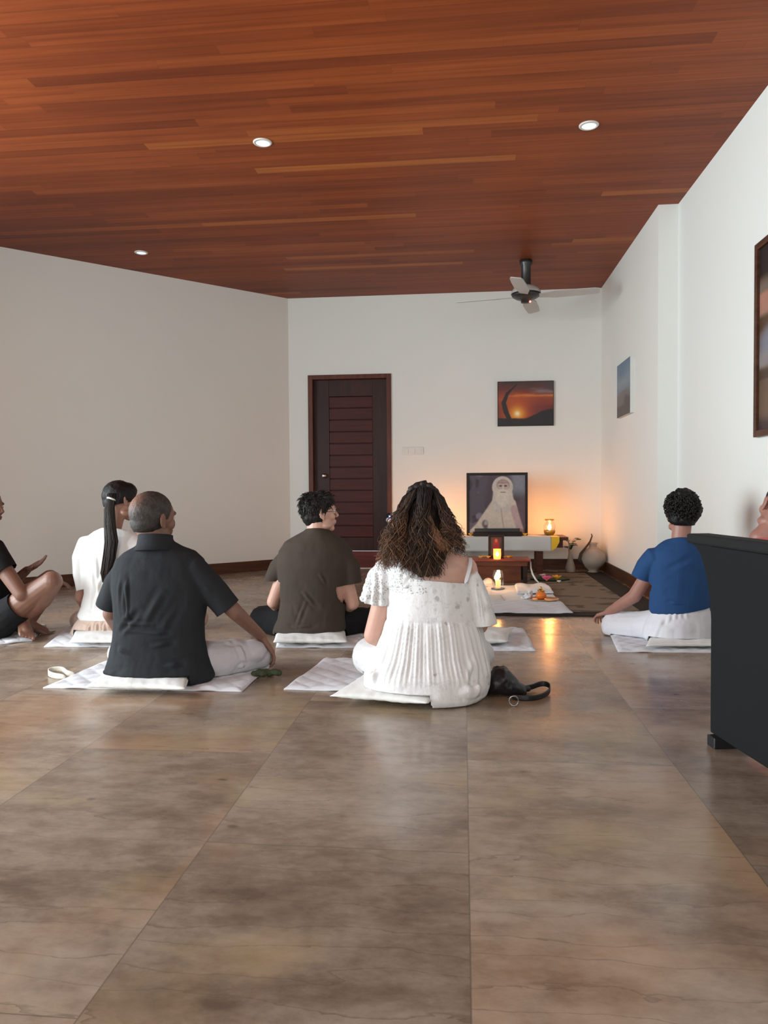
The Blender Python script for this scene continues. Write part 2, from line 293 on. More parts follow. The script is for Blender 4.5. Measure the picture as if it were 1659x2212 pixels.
SEATS = []
def inquad(co, q):
    ok = np.ones(len(co), bool)
    for i in range(4):
        a, b = q[i], q[(i+1) % 4]; ok &= ((b.x-a.x)*(co[:, 1]-a.y)-(b.y-a.y)*(co[:, 0]-a.x)) > 0
    return ok
def rest(me):
    co = coords(me); zmin = np.full(len(co), .006)
    for q, z in SEATS: k = inquad(co, q); zmin[k] = np.maximum(zmin[k], z)
    co[:, 2] = np.maximum(co[:, 2], zmin+.004*np.clip(co[:, 2], 0, .3)); setco(me, co)
class MB:
    def __init__(s): s.V = []; s.F = []
    def add(s, V, Fc):
        b = len(s.V); s.V += [Vector(v) for v in V]; s.F += [[i + b for i in f] for f in Fc]; return s
    def box(s, lo, hi, M4=None):
        x0, y0, z0 = lo; x1, y1, z1 = hi
        V = [Vector(v) for v in ((x0,y0,z0),(x1,y0,z0),(x1,y1,z0),(x0,y1,z0),(x0,y0,z1),(x1,y0,z1),(x1,y1,z1),(x0,y1,z1))]
        if M4: V = [M4 @ v for v in V]
        return s.add(V, [(0,3,2,1),(4,5,6,7),(0,1,5,4),(1,2,6,5),(2,3,7,6),(3,0,4,7)])
    def lathe(s, c, prof, n=32, M3=None):
        c = Vector(c); V = []
        for r, z in prof:
            for k in range(n):
                a = 2 * math.pi * k / n; v = Vector((r * math.cos(a), r * math.sin(a), z))
                V.append(c + (M3 @ v if M3 else v))
        Fc = [(i*n+k, i*n+(k+1) % n, (i+1)*n+(k+1) % n, (i+1)*n+k) for i in range(len(prof)-1) for k in range(n)]
        Fc.append(tuple(range(n-1, -1, -1))); m = (len(prof)-1)*n; Fc.append(tuple(range(m, m+n)))
        return s.add(V, Fc)
    def tube(s, P, rad, n=8, flat=None):
        P = [Vector(p) for p in P]; V = []; up = Vector((0, 0, 1)); prev = None
        for i, p in enumerate(P):
            d = (P[min(i+1, len(P)-1)] - P[max(i-1, 0)])
            if d.length < 1e-9: d = Vector((0, 0, 1))
            d.normalize()
            if prev is None:
                a = d.cross(up)
                if a.length < .05: a = d.cross(Vector((1, 0, 0)))
            else: a = prev - d * prev.dot(d)
            a.normalize(); prev = a; b = d.cross(a)
            r = rad[i] if hasattr(rad, '__len__') else rad
            for k in range(n):
                t = 2 * math.pi * k / n; V.append(p + a * (r * math.cos(t)) + b * (r * (flat or 1) * math.sin(t)))
        Fc = [(i*n+k, i*n+(k+1) % n, (i+1)*n+(k+1) % n, (i+1)*n+k) for i in range(len(P)-1) for k in range(n)]
        Fc.append(tuple(range(n-1, -1, -1))); m = (len(P)-1)*n; Fc.append(tuple(range(m, m+n)))
        return s.add(V, Fc)
    def ell(s, c, r, M3=None, n=20):
        c = Vector(c); V = []; m = max(8, n // 2); r = (r, r, r) if not hasattr(r, '__len__') else r
        V.append(Vector((0, 0, -1)))
        for i in range(1, m):
            ph = -math.pi/2 + math.pi*i/m
            for k in range(n):
                t = 2*math.pi*k/n; V.append(Vector((math.cos(ph)*math.cos(t), math.cos(ph)*math.sin(t), math.sin(ph))))
        V.append(Vector((0, 0, 1)))
        Fc = [(0, 1+(k+1) % n, 1+k) for k in range(n)]
        for i in range(m-2):
            for k in range(n): Fc.append((1+i*n+k, 1+i*n+(k+1) % n, 1+(i+1)*n+(k+1) % n, 1+(i+1)*n+k))
        L = len(V)-1; b = 1+(m-2)*n; Fc += [(b+k, b+(k+1) % n, L) for k in range(n)]
        V = [Vector((v.x*r[0], v.y*r[1], v.z*r[2])) for v in V]
        return s.add([c + (M3 @ v if M3 else v) for v in V], Fc)
    def cap(s, p0, r0, p1, r1):
        p0 = Vector(p0); p1 = Vector(p1); s.ell(p0, r0, n=16); s.ell(p1, r1, n=16)
        return s.tube([p0, p1], [r0*.995, r1*.995], 16)
    def chain(s, L):
        for a, b in zip(L[:-1], L[1:]): s.cap(a[0], a[1], b[0], b[1])
        return s
    def loft(s, secs, n=40, e=1.0):
        V = []
        for c, u, v in secs:
            c = Vector(c); u = Vector(u); v = Vector(v)
            for k in range(n):
                t = 2*math.pi*k/n; ct, st = math.cos(t), math.sin(t)
                V.append(c + u*math.copysign(abs(ct)**e, ct) + v*math.copysign(abs(st)**e, st))
        m = len(secs)
        Fc = [(i*n+k, i*n+(k+1) % n, (i+1)*n+(k+1) % n, (i+1)*n+k) for i in range(m-1) for k in range(n)]
        b = len(V); V += [Vector(secs[0][0]), Vector(secs[-1][0])]
        Fc += [(b, (k+1) % n, k) for k in range(n)] + [(b+1, (m-1)*n+k, (m-1)*n+(k+1) % n) for k in range(n)]
        return s.add(V, Fc)
    def me(s, name='m', smooth=False): return mesh(name, s.V, s.F, smooth)
    def o(s, name, mat, parent=None, smooth=False, bevel=0):
        ob = obj(name, s.me(name, smooth), mat, parent)
        if bevel:
            b = ob.modifiers.new('b', 'BEVEL'); b.width = bevel; b.segments = 2; b.limit_method = 'ANGLE'
        return ob
    def blob(s, voxel=.006, smooth=4, name='blob'):
        ob = bpy.data.objects.new('t', s.me('t')); COL.objects.link(ob)
        bm = bmesh.new(); bm.from_mesh(ob.data); bmesh.ops.recalc_face_normals(bm, faces=bm.faces); bm.to_mesh(ob.data); bm.free()
        r = ob.modifiers.new('r', 'REMESH'); r.mode = 'VOXEL'; r.voxel_size = voxel; r.use_smooth_shade = True
        if smooth: sm = ob.modifiers.new('s', 'SMOOTH'); sm.factor = .5; sm.iterations = smooth
        dg = bpy.context.evaluated_depsgraph_get(); me = bpy.data.meshes.new_from_object(ob.evaluated_get(dg))
        me.name = name; old = ob.data; bpy.data.objects.remove(ob); bpy.data.meshes.remove(old)
        me.polygons.foreach_set('use_smooth', [True]*len(me.polygons)); return me

def coords(me):
    a = np.empty(len(me.vertices)*3); me.vertices.foreach_get('co', a); return a.reshape(-1, 3)
def normals(me):
    a = np.empty(len(me.vertices)*3); me.vertices.foreach_get('normal', a); return a.reshape(-1, 3)
def setco(me, co): me.vertices.foreach_set('co', co.ravel()); me.update()
def setcol(me, c):
    at_ = me.color_attributes.get('Col') or me.color_attributes.new('Col', 'FLOAT_COLOR', 'POINT')
    c = np.asarray(c, float)
    if c.ndim == 1: c = np.tile(c, (len(me.vertices), 1))
    a = np.ones((len(me.vertices), 4)); a[:, :3] = c; at_.data.foreach_set('color', a.ravel())
def displace(me, d): setco(me, coords(me) + normals(me) * np.asarray(d)[:, None])
def wrinkle(me, amp, freq, stretch=(1, 1, 1), o=3, seed=0):
    p = coords(me) * np.array(stretch) * freq + seed; displace(me, amp * fbm(p, o))
def segdist(co, a, b):
    a = np.array(a); b = np.array(b); ab = b - a; t = np.clip(((co - a) @ ab) / (ab @ ab + 1e-12), 0, 1)
    return np.linalg.norm(co - (a + t[:, None]*ab), axis=1), t
def folds(me, L):
    co = coords(me); d = np.zeros(len(co))
    for a, b, wdt, amp in L:
        amp *= 1.5
        q, t = segdist(co, a, b); fade = np.sin(np.clip(t, .02, .98)*math.pi)**.5
        d += amp * fade * (np.exp(-(q/wdt)**2) - .5*np.exp(-((q-1.9*wdt)/wdt)**2))
    displace(me, d)
def cut(me, planes):
    bm = bmesh.new(); bm.from_mesh(me)
    for p, nrm, rad in planes:
        p = Vector(p); nrm = Vector(nrm).normalized()
        fs = [f for f in bm.faces if (f.calc_center_median() - p).length < rad]
        g = fs + list({e for f in fs for e in f.edges}) + list({v for f in fs for v in f.verts})
        bmesh.ops.bisect_plane(bm, geom=g, plane_co=p, plane_no=nrm, clear_outer=True)
    bm.to_mesh(me); bm.free(); me.update()
def solid(o, t=.003): s_ = o.modifiers.new('s', 'SOLIDIFY'); s_.thickness = t; s_.offset = -1; return o

def grid_me(name, corners, nx, ny, hf, thick, smooth=True):
    """thin padded slab; corners a(left-near) b(right-near) c(right-far) d(left-far); hf(u,v)->height above base"""
    a, b, c, d = [Vector(x) for x in corners]; V = []
    for j in range(ny+1):
        for i in range(nx+1):
            u, v = i/nx, j/ny; p = (a*(1-u)+b*u)*(1-v)+(d*(1-u)+c*u)*v
            V.append(p + Vector((0, 0, hf(u, v, p))))
    n1 = len(V)
    for j in range(ny+1):
        for i in range(nx+1):
            u, v = i/nx, j/ny; p = (a*(1-u)+b*u)*(1-v)+(d*(1-u)+c*u)*v
            V.append(p + Vector((0, 0, max(0.0, min(hf(u, v, p) - thick, hf(u, v, p)*.3)))))
    W = nx+1; Fc = []
    for j in range(ny):
        for i in range(nx):
            q = j*W+i; Fc.append((q, q+1, q+W+1, q+W)); Fc.append((n1+q, n1+q+W, n1+q+W+1, n1+q+1))
    for i in range(nx):
        Fc.append((i, n1+i, n1+i+1, i+1)); q = ny*W+i; Fc.append((q, q+1, n1+q+1, n1+q))
    for j in range(ny):
        q = j*W; Fc.append((q, q+W, n1+q+W, n1+q)); q = j*W+nx; Fc.append((q, n1+q, n1+q+W, q+W))
    return mesh(name, V, Fc, smooth)

# ------------------------------------------------------------------ room
YB = 8.228; ZC = 2.98; X2 = 1.46; X1 = 1.605; YP = 5.89; XBL = -1.914
XL = -4.45; YL = YB - (XBL - XL); YR = -3.0
def prism(pts, z0, z1):
    mb = MB(); n = len(pts); V = [Vector((x, y, z0)) for x, y in pts] + [Vector((x, y, z1)) for x, y in pts]
    return mb.add(V, [tuple(range(n-1, -1, -1)), tuple(range(n, 2*n))] + [(i, (i+1) % n, n+(i+1) % n, n+i) for i in range(n)])
T = .2
struct(MB().box((XL-.3, YR-.3, -.2), (X1+.3, YB+.3, 0)).o('floor', M['floor']))
struct(MB().box((XL-.3, YR-.3, ZC), (X1+.3, YB+.3, ZC+.15)).o('ceiling', M['ceil']))
wb = MB().box((XBL-.1, YB, 0), (-1.683, YB+T, ZC)).box((-1.683, YB, 2.118), (-.79, YB+T, ZC)).box((-.79, YB, 0), (X2+.3, YB+T, ZC))
struct(wb.o('wall_back', M['wall']))
dd = .2/math.sqrt(2)
struct(prism([(XBL, YB), (XL, YL), (XL-dd, YL+dd), (XBL-dd, YB+dd)], 0, ZC).o('wall_diagonal', M['wall']))
struct(prism([(X2, YB+.1), (X2, YP), (X1, YP), (X1, YR), (X1+.2, YR), (X1+.2, YB+.1)], 0, ZC).o('wall_right', M['wall']))
# left wall with the wide glazed opening that lights the room
wl = MB().box((XL-.15, YR, 0), (XL, -.3, ZC)).box((XL-.15, 4.1, 0), (XL, YL+.1, ZC)).box((XL-.15, -.3, 2.65), (XL, 4.1, ZC)).box((XL-.15, -.3, 0), (XL, 4.1, .25))
struct(wl.o('wall_left', M['wall']))
wr = MB().box((XL-.15, YR-.15, 0), (-2.6, YR, ZC)).box((.2, YR-.15, 0), (X1+.2, YR, ZC)).box((-2.6, YR-.15, 2.55), (.2, YR, ZC)).box((-2.6, YR-.15, 0), (.2, YR, .45))
struct(wr.o('wall_rear', M['wall']))
def window(name, p0, p1, z0, z1, nmul):
    p0 = Vector(p0+(0,)); p1 = Vector(p1+(0,)); mb = MB(); d = (p1-p0).normalized(); nn = Vector((-d.y, d.x, 0)); L = (p1-p0).length
    M4 = Matrix.Translation(p0) @ Matrix(((d.x, nn.x, 0, 0), (d.y, nn.y, 0, 0), (0, 0, 1, 0), (0, 0, 0, 1)))
    mb.box((0, -.03, z0), (L, .03, z0+.06), M4).box((0, -.03, z1-.06), (L, .03, z1), M4)
    for k in range(nmul+1):
        x = k*L/nmul; mb.box((max(0, x-.03), -.03, z0), (min(L, x+.03), .03, z1), M4)
    fr = mb.o(name, M['frame']); struct(fr)
    MB().box((0.02, -.004, z0+.02), (L-.02, .004, z1-.02), M4).o('glass', M['paneglass'], fr)
window('window_1', (XL-.07, -.3), (XL-.07, 4.1), .25, 2.65, 4)
window('window_rear_added', (-2.6, YR-.07), (.2, YR-.07), .45, 2.55, 3)  # unseen window added behind the camera for its light
# skirting boards
BH = .112
def skirt(name, P, h=BH, t=.014):
    mb = MB()
    for (a, b) in P:
        a = Vector(a+(0,)); b = Vector(b+(0,)); d = (b-a).normalized(); nn = Vector((-d.y, d.x, 0))
        q = [a, b, b+nn*t, a+nn*t]
        V = [p+Vector((0, 0, 0)) for p in q]+[p+Vector((0, 0, h)) for p in q]
        mb.add(V, [(3,2,1,0), (4,5,6,7), (0,1,5,4), (1,2,6,5), (2,3,7,6), (3,0,4,7)])
    return struct(mb.o(name, M['skirting'], bevel=.002))
skirt('baseboard_diagonal', [((XBL, YB), (XL, YL))])
skirt('baseboard_back', [((-1.70, YB), (XBL, YB)), ((X2, YB), (-.78, YB))])
skirt('baseboard_right', [((X2, YP), (X2, YB)), ((X1, YP), (X2-.014, YP)), ((X1, YR), (X1, YP))])
# door
dr = bpy.data.objects.new('door_1', None); COL.objects.link(dr); dr.location = (-1.237, YB, 0); struct(dr)
fy = YB-.02
MB().box((-1.697, fy, 0), (-1.645, fy+.14, 2.13)).box((-.828, fy, 0), (-.778, fy+.14, 2.13)).box((-1.645, fy, 2.082), (-.828, fy+.14, 2.13)).o('door_frame', M['frame'], dr, bevel=.003)
leaf = MB().box((-1.645, YB+.055, .19), (-1.475, YB+.10, 2.082)).box((-.99, YB+.055, .19), (-.828, YB+.10, 2.082)).box((-1.475, YB+.055, 1.90), (-.99, YB+.10, 2.082)).box((-1.475, YB+.055, .19), (-.99, YB+.10, .34))
leaf.box((-1.475, YB+.085, .34), (-.99, YB+.10, 1.90)); leaf.o('door_leaf', M['stile'], dr, bevel=.002)
sl = MB()
for k in range(12):
    z = .34 + k*.13; sl.box((-1.475, YB+.060, z+.004), (-.99, YB+.085, z+.126))
sl.o('door_slats', M['door'], dr, bevel=.004)
MB().box((-1.645, YB-.005, 0.008), (-.828, YB+.10, .185)).o('door_step', M['step'], dr, bevel=.003)
MB().box((-1.645, YB-.012, 0), (-.828, YB+.02, .009)).o('threshold', M['cream'], dr)
hy = YB+.055; hp = at(701, 1028, hy)
h_ = MB().lathe((hp.x, hy, hp.z), [(.026, 0), (.026, .008), (.012, .01), (.012, .035)], 20, Matrix.Rotation(R(90), 3, 'X'))
h_.ell((hp.x, hy-.045, hp.z), (.026, .02, .026)).o('door_handle', M['chrome'], dr, smooth=True)

# wall switches
p = at(892, 974, YB)
sw = thing('switch_plate', 'cream three-gang light switch plate on the wall between door and sunset picture', 'light switch', (p.x, YB, p.z))
MB().box((p.x-.115, YB-.009, p.z-.042), (p.x+.115, YB, p.z+.042)).o('plate', M['switch'], sw, bevel=.003)
for k in (-1, 0, 1): MB().box((p.x+k*.07-.022, YB-.013, p.z-.030), (p.x+k*.07+.022, YB-.008, p.z+.030)).o('rocker', M['switch'], sw, bevel=.002)

# ------------------------------------------------------------------ painted pictures (flat prints on dense grids)
def print_me(name, o, ux, uz, W, H, nx, ny, cf):
    V = []; Fc = []; o = Vector(o); ux = Vector(ux); uz = Vector(uz)
    uu, vv = np.meshgrid(np.linspace(0, 1, nx+1), np.linspace(0, 1, ny+1))
    for v, u in zip(vv.ravel(), uu.ravel()): V.append(o+ux*(u*W)+uz*(v*H))
    w_ = nx+1
    for j in range(ny):
        for i in range(nx): q = j*w_+i; Fc.append((q, q+1, q+w_+1, q+w_))
    me = mesh(name, V, Fc, False); setcol(me, cf(uu.ravel(), vv.ravel())); return me
def lin(c): c = np.array(c)/255.; return np.where(c <= .04045, c/12.92, ((c+.055)/1.055)**2.4)
def sm(a, b, x): t = np.clip((x-a)/(b-a+1e-9), 0, 1); return t*t*(3-2*t)
def mixc(c, k, f): return c*(1-f[:, None])+lin(k)[None, :]*f[:, None]
def ell_f(u, v, cx, cy, rx, ry, s=.1, rot=0):
    x = u-cx; y = v-cy; c, q = math.cos(rot), math.sin(rot); a = (x*c+y*q)/rx; b = (-x*q+y*c)/ry
    return 1-sm(1-s, 1+s, np.sqrt(a*a+b*b))
def seg_f(u, v, x0, y0, x1, y1, w0, w1, s=.3, asp=1.0):
    ax, ay = (x1-x0)*asp, y1-y0; t = np.clip(((u-x0)*asp*ax+(v-y0)*ay)/(ax*ax+ay*ay), 0, 1)
    d = np.hypot((u-x0)*asp-t*ax, v-y0-t*ay); w_ = w0+(w1-w0)*t; return 1-sm(w_*(1-s), w_*(1+s), d)
def nz(u, v, fx, fy, s=0, o=3): return fbm(np.stack([u*fx+s, v*fy+s*.7, u*0+s*1.3], 1), o)
def sunset(u, v):
    c = np.tile(lin((105, 38, 28)), (len(u), 1)); n = nz(u, v, 4, 14, 3)
    c = mixc(c, (62, 48, 46), sm(.70, 1.0, v+.12*n)); c = mixc(c, (75, 60, 62), sm(.6, 1, u)*sm(.45, .9, v))
    c = mixc(c, (165, 70, 30), np.exp(-((v-.60-.04*n)/.14)**2)*(1-.4*u)); c = mixc(c, (225, 130, 60), np.exp(-((v-.68-.03*n)/.035)**2)*sm(.1, .35, u)*.8)
    c = mixc(c, (150, 135, 135), np.exp(-((v-.80-.05*n)/.04)**2)*sm(.5, .8, u)*.55)
    r = np.hypot((u-.35)*1.25, v-.27); c = mixc(c, (215, 95, 25), np.exp(-(r/.33)**2)*.95); c = mixc(c, (250, 190, 60), np.exp(-(r/.13)**2)); c = mixc(c, (255, 250, 225), np.exp(-(r/.045)**2))
    c = mixc(c, (120, 45, 50), np.exp(-((u-.72)/.16)**2)*np.exp(-((v-.35)/.2)**2)*.6)
    c = mixc(c, (26, 24, 26), 1-sm(.15, .20, v-.20*sm(.45, 1, u)+.02*n))
    trunk = np.maximum.reduce([seg_f(u, v, .22, .1, .14, .32, .05, .055, .2, 1.22), seg_f(u, v, .14, .32, .10, .52, .06, .05, .2, 1.22), seg_f(u, v, .10, .52, .17, .74, .05, .035, .2, 1.22), seg_f(u, v, .17, .74, .34, .94, .03, .008, .2, 1.22), seg_f(u, v, .15, .70, .22, .80, .03, .03, .2, 1.22)])
    return mixc(c, (30, 22, 22), trunk)
def bluepic(u, v):
    c = np.tile(lin((120, 140, 155)), (len(u), 1)); n = nz(u, v, 3, 6, 9)
    c = mixc(c, (92, 120, 145), sm(.65, 1, v+.1*n)); c = mixc(c, (140, 150, 158), np.exp(-((v-.62)/.08)**2)*.7)
    c = mixc(c, (118, 112, 108), 1-sm(.42, .55, v+.08*n)); return mixc(c, (78, 74, 72), (1-sm(.12, .30, v-.15*u+.1*n))*.8)
def portrait(u, v):
    n = nz(u, v, 7, 5, 21); n2 = nz(u, v, 22, 22, 5)
    c = np.tile(lin((78, 68, 78)), (len(u), 1)); c = mixc(c, (50, 38, 46), sm(.0, .6, n)); c = mixc(c, (125, 118, 132), sm(.25, .8, nz(u, v, 5, 7, 40))*.8*(u < .5))
    c = mixc(c, (66, 46, 55), np.exp(-((u-.36-.1*(v-.5))/.07)**2)*.8); c = mixc(c, (135, 135, 145), sm(.68, .82, u)*sm(.55, .8, v)*.9); c = mixc(c, (95, 72, 80), sm(.75, .9, u)*(1-sm(.45, .7, v)))
    rb = (212, 194, 176)
    body = np.maximum.reduce([seg_f(u, v, .62, .66, .58, -.05, .16, .40, .10), seg_f(u, v, .74, .50, .84, .05, .10, .10, .15), seg_f(u, v, .52, .50, .25, .12, .12, .12, .15), seg_f(u, v, .22, .12, .06, .02, .09, .05, .2)])
    c = mixc(c, rb, body); arm = seg_f(u, v, .80, .42, .92, .02, .06, .06, .3); c = mixc(c, (190, 160, 158), arm)
    hood = np.maximum(ell_f(u, v, .60, .79, .185, .19, .06), seg_f(u, v, .60, .75, .58, .50, .16, .17, .1)); c = mixc(c, (206, 192, 180), hood)
    c = mixc(c, (168, 140, 130), ell_f(u, v, .61, .83, .115, .10, .15)); c = mixc(c, (196, 170, 158), ell_f(u, v, .61, .81, .095, .09, .15))
    for ex in (.565, .655): c = mixc(c, (60, 44, 46), ell_f(u, v, ex, .815, .028, .016, .5)*.9)
    c = mixc(c, (110, 86, 80), ell_f(u, v, .61, .87, .09, .018, .6)*.5); c = mixc(c, (222, 208, 192), ell_f(u, v, .61, .775, .016, .04, .4)*.6)
    beard = np.maximum(ell_f(u, v, .60, .60, .115, .15, .12), ell_f(u, v, .60, .70, .105, .06, .2)); c = mixc(c, (216, 203, 188), beard)
    c = mixc(c, (120, 96, 92), seg_f(u, v, .57, .705, .65, .705, .010, .008, .5)*.8)
    c = mixc(c, (165, 142, 122), seg_f(u, v, .57, .42, .63, .02, .010, .014, .6)*.6)
    c = mixc(c, (100, 80, 88), ell_f(u, v, .285, .155, .055, .07, .3)*.9); c = mixc(c, (196, 180, 166), ell_f(u, v, .30, .17, .03, .045, .3)*.7); c = mixc(c, (96, 68, 70), ell_f(u, v, .30, .10, .035, .04, .4)*.7)
    return c*(1+.10*n2[:, None])
def shelfpic(u, v):
    c = np.tile(lin((104, 82, 66)), (len(u), 1))
    n = nz(u, v, 5, 6, 13)
    c = mixc(c, (30, 20, 18), sm(.80, .86, v)); c = mixc(c, (110, 98, 88), np.exp(-((v-.78)/.02)**2)); c = mixc(c, (168, 118, 100), sm(.62, .65, v)*(1-sm(.74, .77, v)))
    c = mixc(c, (82, 56, 34), sm(.52, .56, v)*(1-sm(.61, .63, v))); c = mixc(c, (120, 122, 136), ell_f(u, v, .35, .46, .35, .12, .3)); c = mixc(c, (140, 132, 132), sm(.33, .36, v)*(1-sm(.40, .46, v)))
    c = mixc(c, (78, 58, 42), sm(.27, .28, v)*(1-sm(.32, .34, v))); c = mixc(c, (60, 44, 46), 1-sm(.02, .10, v)); return c*(1+.15*n[:, None])

# sunset canvas on the back wall
a = at(1075, 921, YB-.02); b = at(1196, 822, YB-.02)
pc = thing('sunset_picture', 'framed-edge canvas print of an orange sunset with a dark curved trunk on the back wall', 'picture', (a.x, YB, a.z))
MB().box((a.x, YB-.024, a.z), (b.x, YB, b.z)).o('canvas', M['darkwood'], pc)
MB_ = print_me('print', (a.x+.006, YB-.025, a.z+.006), (1, 0, 0), (0, 0, 1), b.x-a.x-.012, b.z-a.z-.012, 160, 130, sunset); obj('print', MB_, M['vcol'], pc)
# pale canvas on the right wall
q0 = at(1332, 903, 1); 
def atX(px, py, X): d = ray(px, py); return Vector((0, 0, CAMH))+d*(X/d.x)
xf = X2-.035; pa = atX(1333, 904, xf); pb = atX(1361, 890, xf); pt = atX(1361, 768, xf); pt2 = atX(1333, 793, xf)
z0 = pa.z; z1 = (pt.z+pt2.z)/2
bp = thing('seascape_picture', 'pale blue and grey canvas with white edges on the right wall beyond the step', 'picture', (X2, pb.y, z0))
MB().box((xf, pb.y, z0), (X2, pa.y, z1)).o('canvas', M['canvas'], bp)
obj('print', print_me('print', (xf-.001, pa.y, z0), (0, -1, 0), (0, 0, 1), pa.y-pb.y, z1-z0, 60, 80, bluepic), M['vcol'], bp)
# tall framed picture at the right edge
yf, zb_, zt_ = 4.32, 1.134, 2.173
fp = thing('framed_picture', 'tall brown framed picture in muddy browns on right wall, cut by the photo edge', 'picture', (X1, yf, zb_))
y0_ = 3.35; t_ = .035
MB().box((X1-.03, yf-t_, zb_), (X1, yf, zt_)).box((X1-.03, y0_, zb_), (X1, y0_+t_, zt_)).box((X1-.03, y0_+t_, zb_), (X1, yf-t_, zb_+t_)).box((X1-.03, y0_+t_, zt_-t_), (X1, yf-t_, zt_)).o('frame', M['pframe'], fp, bevel=.003)
obj('print', print_me('print', (X1-.012, yf-t_, zb_+t_), (0, -1, 0), (0, 0, 1), yf-y0_-2*t_, zt_-zb_-2*t_, 80, 110, shelfpic), M['vcol'], fp)

# ------------------------------------------------------------------ ceiling lights and fan
dl = ['round white recessed downlight left of centre, nearer of the two left ones', 'round white recessed downlight on the right side of the ceiling', 'small round recessed downlight over the diagonal left wall, farthest from view']
for (px, py), lb in zip(((567, 307), (1272, 270), (305, 545)), dl):
    p = gr(px, py, ZC); o = thing('downlight', lb, 'ceiling light', (p.x, p.y, ZC), 'recessed downlights')
    MB().lathe((p.x, p.y, ZC-.008), [(.042, .006), (.042, 0), (.054, .001), (.057, .004), (.057, .008)], 40).o('trim_ring', M['switch'], o, smooth=True)
    MB().lathe((p.x, p.y, ZC-.004), [(.043, -.001), (.043, .002)], 40).o('lens', M['lens'], o)  # faint glow given to the lens in place of reflected daylight
fpos = gr(1136, 563, ZC); fx, fy_ = fpos.x, fpos.y
fz = at(1137, 634, fy_).z
fan = thing('ceiling_fan', 'grey four-bladed ceiling fan on a thick dark downrod near the back wall', 'ceiling fan', (fx, fy_, ZC))
MB().lathe((fx, fy_, 0), [(.058, ZC), (.058, ZC-.03), (.045, ZC-.05), (.045, fz+.08), (.05, fz+.06)], 32).o('downrod', M['fand'], fan, smooth=True)
MB().lathe((fx, fy_, fz), [(.03, .075), (.07, .07), (.115, .045), (.135, .015), (.135, -.005)], 40).o('motor_housing', M['fanw'], fan, smooth=True)
MB().lathe((fx, fy_, fz), [(.137, -.004), (.125, -.03), (.09, -.05), (.05, -.058), (.045, -.085), (.01, -.09)], 40).o('lower_housing', M['fand'], fan, smooth=True)
for k in range(4):
    ang = R(-12 + 90*k); Mx = Matrix.Translation((fx, fy_, fz-.028)) @ Matrix.Rotation(ang, 4, 'Z') @ Matrix.Rotation(R(-11), 4, 'X')
    mb = MB(); prof = [(.12, .035), (.2, .05), (.26, .066), (.5, .064), (.62, .058), (.66, .045)]
    V = []
    for (x, hw) in prof:
        for zz in (-.004, .004): V += [Mx @ Vector((x, -hw, zz)), Mx @ Vector((x, hw, zz))]
    Fc = [(0, 1, 3, 2), (20, 22, 23, 21)]
    for i in range(5):
        q = i*4; Fc += [(q, q+4, q+5, q+1), (q+2, q+3, q+7, q+6), (q, q+2, q+6, q+4), (q+1, q+5, q+7, q+3)]
    mb.add(V, Fc).o('blade', M['fanw'], fan)
MB().ell((fx+.035, fy_-.03, fz-.083), .010, n=12).o('indicator_light', M['led_red'], fan)

# ------------------------------------------------------------------ altar end of the room
# dark patterned rug
r0 = gr(940, 1331); r1 = gr(1345, 1331); RY0 = (r0.y+r1.y)/2
rug = thing('floor_rug', 'brown patterned rug with a dark border spread before the altar', 'rug', (.2, RY0, 0))
MB().box((-.35, RY0, 0), (X2-.05, YB-.32, .010)).o('border', M['darkmat'], rug, bevel=.003)
MB().box((-.22, RY0+.14, .002), (X2-.24, YB-.46, .0125)).o('field', M['rug'], rug, bevel=.002)
# long table with cloth
TZ = .39; TY0 = 7.56; TY1 = 7.98
xr = at(1228, 1157, TY0).x; xl = at(918, 1157, TY0).x
tb = thing('altar_table', 'long low wooden table against the back wall under a pale cloth', 'table', (.3, TY0, 0))
MB().box((xl, TY0+.01, TZ-.035), (xr, TY1, TZ-.004)).o('tabletop', M['frame'], tb, bevel=.003)
MB().box((xl+.05, TY0+.03, TZ-.11), (xr-.05, TY0+.05, TZ-.035)).o('apron', M['frame'], tb)
for x in (xl+.16, .86 if xr < 1 else xr-.3):
    for y in (TY0+.05, TY1-.10): MB().box((x, y, .0125), (x+.06, y+.05, TZ-.035)).o('leg', M['tablebody'], tb, bevel=.003)
xc = at(1191, 1157, TY0).x; xc2 = at(1208, 1157, TY0).x; zc = at(1150, 1190, TY0).z
cl = thing('table_cloth', 'pale grey white cloth with a yellow end draped over the altar table', 'tablecloth', (.3, TY0, TZ))
def drape(x0, x1, zb, wob, yb=TY1-.03):
    V = []; nx = 60; prof = [(yb, TZ+.002), (TY0-.002, TZ+.002), (TY0-.012, TZ-.006)]+[(TY0-.014, TZ-.006-(TZ-.006-zb)*k/8) for k in range(1, 9)]
    for i in range(nx+1):
        x = x0+(x1-x0)*i/nx
        for j, (y, z) in enumerate(prof):
            d = max(0, j-2)/8; V.append((x+.0*d, y-abs(wob*d*(.5+.5*math.sin(x*31)*math.sin(x*7+1))), z-.004*d*math.sin(x*9)))
    m = len(prof); return mesh('d', V, [(i*m+j, i*m+j+1, (i+1)*m+j+1, (i+1)*m+j) for i in range(nx) for j in range(m-1)])
solid(obj('cloth_body', drape(xl-.0, xc, zc, .006), M['tablecloth'], cl), .002)
yb_ = MB(); zq = TZ+.003
yv = [(xc, TY0-.015, zq), (xc2, TY0-.015, zq), (xc2, TY0-.018, TZ-.05), (xc+.045, TY0-.018, zc+.03), (xc, TY0-.018, zc+.002), (xc, TY1-.03, zq), (xc2, TY1-.03, zq)]
yb_.add(yv, [(0, 4, 3, 2, 1), (0, 1, 6, 5)]); solid(yb_.o('yellow_end', M['yellow'], cl), .002)
